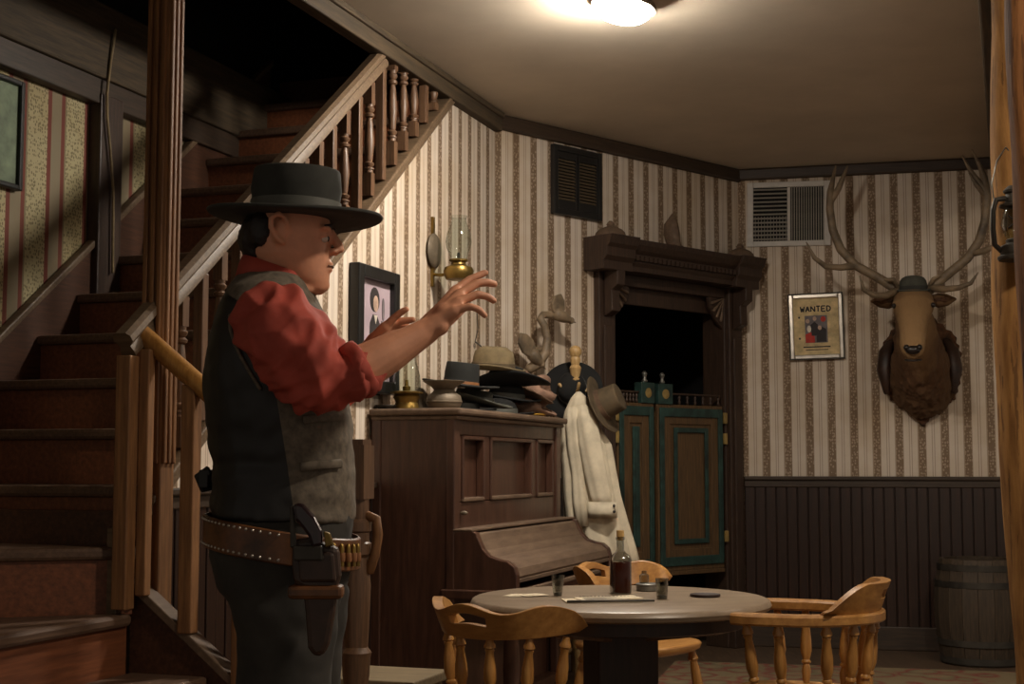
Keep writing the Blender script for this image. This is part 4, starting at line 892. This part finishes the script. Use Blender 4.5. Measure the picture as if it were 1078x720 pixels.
# ================================================================ TABLE, CHAIRS, THINGS ON THE TABLE
TX, TY, TH = 0.336, 4.49, 0.735
TB = thing('round_table', 'round wooden saloon table with worn greyish top', 'table', (TX, TY, 0), R(12))
m = MB(); m.lathe([(.445, TH-.034), (.46, TH-.028), (.466, TH-.016), (.460, TH-.004), (.452, TH), (.02, TH)], (0, 0, 0), 72); m.build('table_top', 'table_top', TB, smooth='auto')
m = MB(); m.lathe([(.385, TH-.080), (.40, TH-.075), (.40, TH-.033), (.38, TH-.03)], (0, 0, 0), 56); m.build('apron', 'table_dark', TB, smooth='auto')
m = MB(); m.span((-.095, -.095, .06), (.095, .095, TH-.078)); m.span((-.11, -.11, .04), (.11, .11, .12)); m.build('pedestal', 'table_dark', TB, bevel=.006)
for a in range(4):
    m = MB(); ca = R(45+90*a); u = Vector((math.cos(ca), math.sin(ca), 0)); n = Vector((-u.y, u.x, 0))*.03
    m.rings([[u*.05-n+Vector((0,0,.02)), u*.05+n+Vector((0,0,.02)), u*.05+n+Vector((0,0,.10)), u*.05-n+Vector((0,0,.10))], [u*.34-n+Vector((0,0,.0)), u*.34+n+Vector((0,0,.0)), u*.34+n+Vector((0,0,.05)), u*.34-n+Vector((0,0,.05))]]); m.build('foot', 'table_dark', TB, bevel=.004)
    m = MB(); m.rings([[u*.08-n+Vector((0,0,TH-.13)), u*.08+n+Vector((0,0,TH-.13)), u*.08+n+Vector((0,0,TH-.078)), u*.08-n+Vector((0,0,TH-.078))], [u*.34-n+Vector((0,0,TH-.092)), u*.34+n+Vector((0,0,TH-.092)), u*.34+n+Vector((0,0,TH-.078)), u*.34-n+Vector((0,0,TH-.078))]]); m.build('top_brace', 'baluster_wood', TB, bevel=.004)
SPIN = [(0, .009), (.06, .012), (.10, .016), (.13, .017), (.145, .011), (.16, .014), (.20, .011), (.40, .017), (.55, .018), (.66, .011), (.68, .015), (.70, .015), (.72, .010), (.80, .015), (.90, .012), (1, .008)]
LEGP = [(0, .013), (.06, .015), (.10, .021), (.12, .014), (.2, .018), (.45, .024), (.55, .015), (.58, .021), (.62, .021), (.64, .015), (.75, .022), (.9, .019), (1, .015)]
def chair(label, x, y, facing, style):
    # local: front is -y, back is +y
    t = thing('saloon_chair', label, 'chair', (x, y, 0), facing+PI/2, 'saloon chairs around the table')
    sz = .478
    def seat_ring(f, z):
        out = []
        for k in range(36):
            a = 2*PI*k/36; ca, sa = math.cos(a), math.sin(a); e = 2/2.9
            out.append(Vector((.225*f*math.copysign(abs(ca)**e, ca), .215*f*math.copysign(abs(sa)**e, sa), z)))
        return out
    m = MB(); m.rings([seat_ring(.88, sz-.035), seat_ring(.97, sz-.025), seat_ring(1, sz-.008), seat_ring(.97, sz), seat_ring(.7, sz-.006), seat_ring(.3, sz-.009), seat_ring(.03, sz-.007)]); m.build('seat', 'oak_flat', t, smooth=True)
    for sx in (-1, 1):
        for fy, ty in ((-.14, -.20), (.14, .20)):
            m = MB(); m.turned((sx*.15, fy, sz-.025), (sx*.205, ty, 0), LEGP, 12); m.build('leg', 'oak', t, smooth='auto')
        m = MB(); m.turned((sx*.185, -.178, .16), (sx*.185, .178, .16), [(0, .008), (.3, .010), (.5, .016), (.7, .010), (1, .008)], 10); m.build('stretcher', 'oak', t, smooth=True)
    m = MB(); m.turned((-.185, 0, .16), (.185, 0, .16), [(0, .008), (.3, .010), (.5, .016), (.7, .010), (1, .008)], 10); m.build('stretcher', 'oak', t, smooth=True)
    rr = .235 if style == 'arm' else .215; cy = -.015
    if style == 'arm':
        path = [(-rr+.005, -.15), (-rr, -.11), (-rr, -.05)] + [(rr*math.cos(PI-PI*k/14), cy+.0+rr*math.sin(PI-PI*k/14)) for k in range(15)] + [(rr, -.05), (rr, -.11), (rr-.005, -.15)]
        za = .710; m = MB(); rs = []
        for i, (px, py) in enumerate(path):
            a = Vector(path[max(i-1, 0)]); b2 = Vector(path[min(i+1, len(path)-1)]); d_ = (b2-a).normalized(); n = Vector((-d_.y, d_.x))
            w = .030 if 2 < i < len(path)-3 else .034
            if i in (0, len(path)-1): w = .022
            z0, z1 = za-.016, za+.016; c_ = Vector((px, py))
            rs.append([(*(c_-n*w), z0+.006), (*(c_-n*w*.8), z0), (*(c_+n*w*.8), z0), (*(c_+n*w), z0+.006), (*(c_+n*w), z1-.006), (*(c_+n*w*.8), z1), (*(c_-n*w*.8), z1), (*(c_-n*w), z1-.006)])
        m.rings(rs); m.build('arm_rail', 'oak_flat', t, smooth='auto')
        zb = za+.016; span, hgt = 62, .085; zs = za-.016
        angs = [-58, -35, -12, 12, 35, 58]; flat = [-.02, -.11]
    else:
        zb = .668; span, hgt = 84, .095; zs = zb
        angs = [-74, -45, -15, 15, 45, 74]; flat = []
    def topz(u):
        f_ = abs(u)/span
        if style == 'arm': return zb + hgt*(1 if f_ < .5 else max(.12, 1-((f_-.5)/.5)**1.6))
        return zb + hgt*(.90+.13*math.cos(u/span*PI*3.0)) * (1 if f_ < .86 else 1-.5*((f_-.86)/.14)**2)
    us = [span*(-1+2*i/32) for i in range(33)]; vs = [0, .14, .28, .44, .6, .74, .88, 1.0]
    def pt(u, v, r):
        a = R(90)+R(u); low = zb + (0 if style == 'arm' else (.02*(abs(u)/span)**2)); zt = topz(u); lean = .03*v
        return Vector(((r+lean)*math.cos(a), cy+(r+lean)*math.sin(a), low+(zt-low)*v))
    hole = lambda i, j: 13 <= i <= 18 and 3 <= j <= 4
    m = MB(); m.shell(us, vs, lambda u, v: pt(u, v, rr+.016), lambda u, v: pt(u, v, rr-.014), hole); m.build('crest_rail', 'oak_flat', t, smooth='auto', bevel=.003)
    for a_ in angs:
        a = R(90+a_); m = MB(); m.turned((rr*math.cos(a), cy+rr*math.sin(a), zs+.006), (.19*math.cos(a), cy+.02+.185*math.sin(a), sz-.012), SPIN, 10); m.build('spindle', 'oak', t, smooth='auto')
    for sy in flat:
        for sx in (-1, 1):
            m = MB(); m.turned((sx*rr, sy, zs+.006), (sx*.20, sy*.8-.0, sz-.012), SPIN, 10); m.build('spindle', 'oak', t, smooth='auto')
    return t
chair('golden oak chair seen from behind, its curved back hiding the left table edge', 0.02, 4.15, R(50), 'crest')
chair('golden oak captain armchair with curved arms at the right of the table', 0.852, 4.28, R(159), 'arm')
chair('golden oak chair on the far side of the table behind the bottle', 0.48, 5.50, R(-40), 'crest')
Z = TH+.0005
t = thing('whisky_bottle', 'square whisky bottle with amber liquor and cork on the table', 'bottle', (0.349, 4.63, Z), R(8))
def sq(r, z, n=24, e=.45):
    return [Vector((r*math.copysign(abs(math.cos(2*PI*k/n))**e, math.cos(2*PI*k/n)), r*math.copysign(abs(math.sin(2*PI*k/n))**e, math.sin(2*PI*k/n)), z)) for k in range(n)]
m = MB(); m.rings([sq(.028, .003), sq(.0295, .01), sq(.0295, .098), sq(.028, .1)]); m.build('liquor', 'whisky', t, smooth='auto')
m = MB(); m.rings([sq(.029, 0), sq(.0325, .004), sq(.0325, .105), sq(.029, .118, e=.6), sq(.016, .13, e=.9), sq(.0115, .138, e=1), sq(.0115, .168, e=1), sq(.014, .170, e=1), sq(.014, .178, e=1), sq(.010, .179, e=1)]); m.build('glass', 'tumbler', t, smooth='auto')
m = MB(); m.lathe([(.0095, .168), (.0095, .178), (.0125, .18), (.0125, .2)], (0, 0, 0), 14); m.build('cork', 'cork', t, smooth='auto')
def shot(label, x, y, s, rb):
    t = thing('shot_glass', label, 'glass', (x, y, Z), group='shot glasses on the table')
    m = MB(); m.lathe([(rb, 0), (rb+.001, .004), (.0205*s, .062*s), (.0195*s, .062*s), (rb-.002, .014), (.002, .013)], (0, 0, 0), 24); m.build('tumbler', 'tumbler', t, smooth='auto')
    m = MB(); m.lathe([(rb-.001, .001), (rb-.001, .010)], (0, 0, 0), 20); m.build('thick_base', 'grey_metal', t)
shot('tapered shot glass standing left of the whisky bottle', 0.144, 4.54, 1.05, .013); shot('straight shot glass standing right of the whisky bottle', 0.462, 4.44, 1.0, .016)
t = thing('newspaper', 'folded printed newspaper lying in front of the bottle', 'newspaper', (0.285, 4.37, Z), R(6))
m = MB(); m.span((-.13, -.06, 0), (.10, .05, .0035)); m.build('lower_sheet', 'paper', t); m = MB(); m.box((.01, .02, .006), (.19, .10, .003), (0, R(-1), R(9))); sh = m.build('upper_sheet', 'paper', t)
for i in range(16):
    m = MB(); xx = -.07+.0115*i; m.box((xx, .058+.002*math.sin(i*2.1), .0085), (.006, .012, .001), (0, 0, R(9+20*math.sin(i)))); m.build('print_block', 'print_dark', sh)
for i in range(4):
    m = MB(); m.box((.0, .03-.022*i, .0078), (.14, .005, .0006), (0, 0, R(9))); m.build('text_line', 'print_grey', sh)
m = MB(); m.tube([(-.12, -.085, .006), (.0, -.075, .006), (.14, -.06, .006)], .0035, 8); o = m.build('pencil', 'dark_metal', smooth=True); o.location = (0.285, 4.375, Z); tag(o, 'thin dark metal stick lying along the newspaper edge', 'stick')
t = thing('playing_cards', 'small spread of cream cards on the left of the table', 'cards', (0.04, 4.545, Z))
for i in range(4):
    m = MB(); m.box((-.03+.022*i, .008*math.sin(i*2), .0006+.0009*i), (.055, .078, .0008), (0, 0, R(-20+17*i))); m.build('card', 'paper', t)
m = MB(); m.lathe([(.044, 0), (.048, .003), (.047, .008), (.040, .006), (.005, .004)], (0, 0, 0), 28); o = m.build('coaster', 'table_dark', smooth='auto'); o.location = (0.605, 4.515, Z); tag(o, 'small dark round dish lying right of the shot glass', 'dish')
t = thing('tin', 'low round metal tin with a small clear bottle behind the whisky', 'tin', (0.445, 4.72, Z))
m = MB(); m.lathe([(.036, 0), (.038, .002), (.038, .016), (.040, .017), (.040, .022), (.036, .024)], (0, 0, 0), 26); m.build('box', 'grey_metal', t, smooth='auto'); 
m = MB(); m.lathe([(.014, .024), (.016, .028), (.016, .05), (.008, .056), (.008, .064)], (-.012, .0, 0), 16); m.build('small_bottle', 'tumbler', t, smooth='auto')

# ================================================================ THE MAN
MAN = thing('person', 'man in black hat, dark vest and red shirt gesturing with both hands', 'person', (-0.50, 3.05, 0))
def sring(xb, xf, hy, z, n=40, e=2.3, tilt=0.0, cy=0.0):
    cx, rx = (xb+xf)/2, (xf-xb)/2; out = []
    for k in range(n):
        a = 2*PI*k/n; ca, sa = math.cos(a), math.sin(a)
        x = rx*math.copysign(abs(ca)**(2/e), ca); y = hy*math.copysign(abs(sa)**(2/e), sa)
        out.append(Vector((cx+x, cy+y, z+tilt*x)))
    return out
# --- skin: head, neck, trunk core, arms and hands in one continuous body
b = MB()
b.rings([sring(.055, .090, .018, 1.513, e=2), sring(.020, .102, .036, 1.522, e=2), sring(-.010, .106, .050, 1.542, e=2.1), sring(-.048, .107, .061, 1.568, e=2.1), sring(-.068, .108, .070, 1.596, e=2.1), sring(-.077, .107, .073, 1.622, e=2.1), sring(-.083, .110, .075, 1.648, e=2.1), sring(-.066, .104, .074, 1.68, e=2.1), sring(-.050, .092, .066, 1.71, e=2), sring(-.035, .068, .050, 1.735, e=2), sring(-.01, .03, .02, 1.745, e=2)])
b.tube([(-.030, 0, 1.44), (-.022, 0, 1.50), (-.008, 0, 1.57), (0, 0, 1.60)], [.075, .062, .058, .058], 20)
b.rings([sring(-.11, .12, .14, .98), sring(-.12, .13, .145, 1.15), sring(-.125, .115, .155, 1.33), sring(-.11, .09, .16, 1.43), sring(-.07, .04, .09, 1.49)])
b.tube([(.108, 0, 1.652), (.118, 0, 1.632), (.127, 0, 1.616)], [.007, .0095, .011], 10); b.ball((.127, 0, 1.611), (.011, .012, .009))
for sy in (-1, 1):
    b.ball((.116, sy*.012, 1.605), (.010, .008, .007)); b.ball((.100, sy*.030, 1.650), (.014, .026, .008))
    b.ball((.012, sy*.074, 1.640), (.017, .010, .030), rot=(0, R(12), 0)); b.tube([(.028, sy*.080, 1.648), (.024, sy*.086, 1.664), (.010, sy*.091, 1.674), (-.006, sy*.092, 1.664), (-.006, sy*.090, 1.644), (.006, sy*.085, 1.622), (.018, sy*.079, 1.614)], [.005, .006, .0065, .0065, .0065, .0065, .007], 8)
    b.tube([(-.02, sy*.055, 1.545), (.03, sy*.052, 1.527), (.07, sy*.030, 1.520)], .009, 8); b.ball((.0955, sy*.031, 1.6335), (.0128, .017, .0075))
b.ball((.104, 0, 1.579), (.011, .022, .006)); b.ball((.1025, 0, 1.566), (.011, .020, .006)); b.ball((.091, 0, 1.533), (.017, .020, .015))
def finger(base, mid, dip, tip, r): b.tube([base, mid, dip, tip], [r*1.12, r, r*.92, r*.78], 10)
# right arm and hand (towards the camera)
b.tube([(-.01, -.13, 1.45), (.06, -.19, 1.38), (.132, -.222, 1.315)], [.055, .05, .046], 14)
b.tube([(.132, -.222, 1.315), (.165, -.219, 1.322), (.205, -.211, 1.342), (.255, -.195, 1.372), (.30, -.181, 1.400), (.335, -.170, 1.423)], [.046, .050, .047, .040, .031, .026], 16)
wr = Vector((.335, -.170, 1.423)); kn = [Vector(p) for p in ((.386, -.118, 1.510), (.396, -.141, 1.499), (.396, -.163, 1.480), (.387, -.182, 1.459))]
for i, k_ in enumerate(kn): b.tube([wr+Vector((-.01, (.012, .004, -.004, -.012)[i], (.006, .003, -.003, -.006)[i])), wr.lerp(k_, .5)+Vector((0, 0, .002)), k_], [.020, .0175, .0125], 10)
b.ball((.362, -.158, 1.452), (.030, .030, .024), rot=(0, R(-45), 0)); b.ball((.355, -.178, 1.424), (.022, .018, .016), rot=(0, R(-40), 0))
finger(kn[0], (.412, -.104, 1.532), (.430, -.097, 1.541), (.446, -.091, 1.549), .0092)
finger(kn[1], (.428, -.128, 1.521), (.450, -.120, 1.524), (.466, -.115, 1.520), .0096)
finger(kn[2], (.429, -.154, 1.495), (.450, -.147, 1.491), (.464, -.143, 1.482), .0093)
finger(kn[3], (.415, -.182, 1.467), (.434, -.180, 1.460), (.446, -.178, 1.448), .0084)
b.tube([(.342, -.140, 1.432), (.365, -.108, 1.447), (.388, -.088, 1.468), (.405, -.078, 1.482)], [.020, .016, .0125, .0095], 10)
# left arm and hand (beyond the chest)
b.tube([(-.01, .13, 1.45), (.03, .20, 1.37), (.055, .255, 1.285)], [.055, .05, .046], 14)
b.tube([(.055, .255, 1.285), (.085, .25, 1.315), (.115, .235, 1.352), (.148, .222, 1.392)], [.045, .043, .034, .027], 14)
wl = Vector((.148, .222, 1.392)); kl = [Vector(p) for p in ((.213, .180, 1.463), (.218, .200, 1.462), (.217, .220, 1.457), (.212, .238, 1.449))]
for i, k_ in enumerate(kl): b.tube([wl+Vector((0, (-.012, -.004, .004, .012)[i], 0)), wl.lerp(k_, .5), k_], [.020, .0165, .0125], 10)
b.ball((.185, .208, 1.430), (.030, .030, .020), rot=(0, R(-45), 0))
finger(kl[0], (.236, .174, 1.484), (.250, .170, 1.494), (.262, .167, 1.500), .009); finger(kl[1], (.246, .196, 1.475), (.262, .193, 1.476), (.276, .190, 1.478), .0094)
finger(kl[2], (.244, .219, 1.468), (.260, .217, 1.464), (.272, .215, 1.456), .0092); finger(kl[3], (.236, .240, 1.456), (.248, .239, 1.449), (.258, .238, 1.442), .0084)
b.tube([(.165, .180, 1.402), (.195, .158, 1.420), (.222, .148, 1.436), (.244, .145, 1.444)], [.018, .015, .012, .0092], 10)
remeshed(b, 'body', .0036, 'skin', MAN, 3)
for sy in (-1, 1):
    m = MB(); m.ball((.0975, sy*.031, 1.629), (.011, .013, .0085)); e_ = m.build('eye', 'eye_white', MAN, smooth=True)
    m = MB(); m.ball((.1068, sy*.031, 1.629), (.0030, .006, .006)); m.build('iris', 'hair', e_, smooth=True)
    m = MB(); m.tube([(.110, sy*.014, 1.654), (.111, sy*.028, 1.658), (.102, sy*.048, 1.654)], [.004, .0045, .003], 8); m.build('eyebrow', 'hair', MAN, smooth=True)
m = MB(); m.tube([(.107, -.022, 1.5725), (.1135, -.010, 1.573), (.1145, 0, 1.573), (.1135, .010, 1.573), (.107, .022, 1.5725)], .0018, 6); m.build('lip_line', 'leather', MAN, smooth=True)
h = MB(); h.ball((-.028, 0, 1.648), (.060, .078, .046)); h.ball((-.048, 0, 1.63), (.044, .064, .048)); h.ball((-.046, 0, 1.600), (.034, .052, .030))
for sy in (-1, 1): h.ball((-.032, sy*.064, 1.645), (.024, .014, .040))
remeshed(h, 'hair', .006, 'hair', MAN, 2, fn=lambda p, n: p + n*.003*mnoise.noise(p*120))
# --- red shirt with rolled sleeves and stand collar
sft = MB()
sft.rings([sring(-.125, .135, .150, 1.02), sring(-.128, .132, .155, 1.20), sring(-.138, .122, .170, 1.36), sring(-.120, .100, .172, 1.44), sring(-.100, .07, .13, 1.495), sring(-.088, .06, .085, 1.525)])
sft.tube([(.0, -.135, 1.450), (.010, -.172, 1.443), (.040, -.192, 1.408), (.075, -.207, 1.365), (.118, -.220, 1.322), (.150, -.219, 1.318), (.185, -.213, 1.332), (.200, -.210, 1.340)], [.064, .080, .088, .086, .082, .072, .060, .055], 20)
sft.tube([(.0, .135, 1.450), (.010, .172, 1.443), (.02, .20, 1.40), (.045, .245, 1.315), (.060, .255, 1.295), (.090, .247, 1.322), (.108, .24, 1.342)], [.060, .075, .078, .074, .070, .058, .052], 20)
def crease(p, n):
    a = max(0.0, min(1.0, (abs(p.y)-.13)/.05))
    w = mnoise.noise(Vector((p.x*16+p.z*10, p.y*9, p.z*7-p.x*5)))
    w2 = mnoise.noise(Vector((p.x*34-p.z*14, p.y*16, p.z*22)))
    u = p.x*.66-p.z*.75; t_ = p.x*.75+p.z*.66
    w3 = abs(mnoise.noise(Vector((u*30+p.y*14, t_*9, p.y*8))))
    return p + n*a*(.014*(abs(w)*-2.2+.45) + .016*(.35-w3*1.6) + .004*w2)
remeshed(sft, 'shirt', .006, 'shirt_red', MAN, 3, fn=crease)
cu = MB(); d_ = Vector((.05, .016, .030)).normalized(); c0 = Vector((.188, -.213, 1.334))
cu.tube([c0-d_*.012, c0, c0+d_*.014, c0+d_*.022], [.057, .0605, .0605, .057], 24, 1.0, False); remeshed(cu, 'cuff', .004, 'shirt_red', MAN, 1, fn=lambda p, n: p+n*.005*mnoise.noise(p*38))
cu = MB(); d_ = Vector((.033, -.015, .04)).normalized(); c0 = Vector((.100, .243, 1.334)); cu.tube([c0-d_*.012, c0, c0+d_*.014, c0+d_*.022], [.052, .055, .055, .052], 20, 1.0, False); remeshed(cu, 'cuff', .004, 'shirt_red', MAN, 1)
co = MB(); co.rings([sring(-.095, .072, .082, 1.525, tilt=-.30), sring(-.088, .070, .072, 1.553, tilt=-.33), sring(-.080, .066, .068, 1.572, tilt=-.35), sring(-.074, .060, .062, 1.572, tilt=-.35), sring(-.07, .05, .06, 1.53, tilt=-.3)]); co.build('collar', 'shirt_red', MAN, smooth=True)
# --- vest: satin back, tweed front; their split also paints the sleeve's shadow edge
ve = MB()
ve.rings([sring(-.134, .166, .172, 1.032, tilt=-.04), sring(-.136, .167, .172, 1.06, tilt=-.03), sring(-.133, .163, .165, 1.15), sring(-.148, .158, .172, 1.23), sring(-.157, .143, .180, 1.33), sring(-.142, .118, .182, 1.42), sring(-.124, .092, .176, 1.480), sring(-.108, .070, .145, 1.520), sring(-.090, .052, .09, 1.552)])
def vfold(p, n):
    w = mnoise.noise(Vector((p.x*8, p.y*8, p.z*26))); f_ = max(0, min(1, (1.30-p.z)/.1))
    return p + n*(.006*w*f_ + .0025*mnoise.noise(p*30))
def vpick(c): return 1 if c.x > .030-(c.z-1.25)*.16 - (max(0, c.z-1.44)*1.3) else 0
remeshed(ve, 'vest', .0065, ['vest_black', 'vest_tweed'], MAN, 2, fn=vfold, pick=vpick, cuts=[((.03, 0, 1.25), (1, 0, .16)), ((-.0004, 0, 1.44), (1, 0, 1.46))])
m = MB(); m.tube([(.075, -.168, 1.143), (.11, -.150, 1.147), (.148, -.105, 1.150)], .0045, 8, 2.2); m.build('pocket_welt', 'vest_tweed', MAN, smooth=True)
m = MB(); m.tube([(.08, -.166, 1.238), (.11, -.145, 1.243), (.145, -.105, 1.246)], .004, 8, 2.2); m.build('pocket_welt', 'vest_tweed', MAN, smooth=True)
m = MB(); m.box((-.150, -.01, 1.118), (.02, .05, .038)); m.tube([(-.14, -.03, 1.135), (-.165, -.02, 1.12), (-.158, -.01, 1.095), (-.14, 0, 1.10)], .006, 8, 2); m.build('back_strap', 'vest_black', MAN, smooth='auto', bevel=.003)
ar = MB()    # piping around the armhole
ar.tube([(-.072+.0*k, -.176, 1.45-.0*k) if k == 0 else (-.072+.055*(1-math.cos(k*.35)), -.182, 1.45-.03*k) for k in range(6)], .004, 6); ar.build('armhole_piping', 'vest_tweed', MAN, smooth=True)
# --- trousers and boots
tr = MB()
tr.rings([sring(-.128, .160, .163, 1.06), sring(-.133, .162, .170, 1.02), sring(-.138, .158, .176, .96), sring(-.112, .150, .178, .89), sring(-.06, .12, .15, .83)])
for sy in (-1, 1):
    tr.rings([sring(-.085, .146, .090, .88, cy=sy*.088, e=2), sring(-.064, .138, .090, .80, cy=sy*.092, e=2), sring(-.062, .132, .088, .69, cy=sy*.098, e=2), sring(-.055, .115, .078, .52, cy=sy*.105, e=2), sring(-.075, .085, .072, .36, cy=sy*.108, e=2), sring(-.075, .065, .066, .12, cy=sy*.11, e=2), sring(-.06, .06, .062, .07, cy=sy*.11, e=2)])
def tfold(p, n): return p + n*(.007*mnoise.noise(Vector((p.x*7-p.z*9, p.y*6, p.z*16+p.x*10))) + .002*mnoise.noise(p*30))
remeshed(tr, 'trousers', .009, 'trouser', MAN, 3, fn=tfold)
for sy in (-1, 1):
    m = MB(); m.rings([sring(-.075, .205, .044, 0, cy=sy*.112), sring(-.078, .208, .046, .025, cy=sy*.112), sring(-.072, .195, .044, .055, cy=sy*.112), sring(-.070, .12, .044, .09, cy=sy*.112), sring(-.06, .055, .05, .14, cy=sy*.112), sring(-.06, .055, .055, .22, cy=sy*.11)]); m.build('boot', 'leather_dark', MAN, smooth=True)
# --- gun belt with studs, cartridges and holster
def belt_pt(a, off=0.0, dz=0.0):
    x = .014+(.157+off)*math.copysign(abs(math.cos(a))**(2/2.3), math.cos(a)); y = (.184+off)*math.copysign(abs(math.sin(a))**(2/2.3), math.sin(a))
    return Vector((x, y, 1.012-(x+.134)*.17+dz))
angs = [2*PI*k/64 for k in range(65)]
m = MB(); m.shell(angs, [-.033, -.030, 0, .030, .033], lambda u, v: belt_pt(u, .006 if abs(v) < .032 else .003, v), lambda u, v: belt_pt(u, 0, v)); GB = m.build('gun_belt', 'leather', MAN, smooth='auto')
sm = None
for row in (-.025, .025):
    for k in range(20):
        a = R(188+k*4.6); 
        if sm is None: m = MB(); m.ball((0, 0, 0), .0032, 8, 5); p = m.build('stud', 'silver', GB, smooth=True); sm = p
        else: p = dup(sm, GB)
        p.location = belt_pt(a, .007, row)
for k in range(7):
    a = R(300+k*8); p0 = belt_pt(a, .010, -.022); m = MB(); m.lathe([(.0055, 0), (.0055, .036), (.004, .044), (.001, .047)], p0, 10); m.build('cartridge', 'brass', GB, smooth='auto')
    m = MB(); m.lathe([(.007, .010), (.0075, .012), (.0075, .026), (.007, .028)], p0, 10); m.build('cartridge_loop', 'band_orange', GB, smooth='auto')
m = MB(); hol = [(.066, 1.000), (.100, 1.005), (.158, .985), (.163, .93), (.155, .905), (.152, .86), (.142, .80), (.132, .776), (.112, .772), (.100, .79), (.094, .86), (.088, .905), (.070, .915), (.066, .95)]
m.prism(hol, -.222, -.192, 'y'); HO = m.build('holster', 'leather_dark', MAN, bevel=.010)
m = MB(); m.span((.060, -.232, .885), (.168, -.186, .912)); m.build('holster_strap', 'leather', HO, bevel=.008)
m = MB(); m.prism([(.078, .985), (.150, .975), (.156, .918), (.084, .918)], -.229, -.216, 'y'); m.build('holster_flap', 'leather_dark', HO, bevel=.006)
RV = thing('revolver', 'dark gripped revolver standing in the holster at his hip', 'revolver', (-0.50, 3.05, 0))
m = MB(); m.prism([(.068, 1.066), (.078, 1.074), (.090, 1.070), (.112, 1.046), (.126, 1.020), (.128, .990), (.108, .985), (.100, 1.008), (.088, 1.024), (.074, 1.040)], -.2355, -.212, 'y'); m.build('grip', 'grip', RV, bevel=.008)
m = MB(); m.prism([(.062, 1.066), (.070, 1.070), (.072, 1.03), (.078, .985), (.064, .985)], -.228, -.219, 'y'); m.build('hammer', 'dark_metal', RV, bevel=.003)
m = MB(); m.prism([(.070, .99), (.128, .99), (.130, .96), (.072, .96)], -.2345, -.213, 'y'); m.build('frame', 'dark_metal', RV, bevel=.004)
m = MB(); m.prism([(.130, 1.018), (.142, 1.014), (.150, .99), (.134, .985)], -.233, -.216, 'y'); m.build('trigger_guard', 'brass', RV, bevel=.003)
# --- hat
hat('hat', None, (.031, 0, 1.684), (0, R(2.0), 0), crown=(.096, .086), h=.100, brim=(.190, .172), curl=.006, dip=.006, style='flat', felt='felt_darkgrey', band='band_grey', parent=MAN, taper=.975)
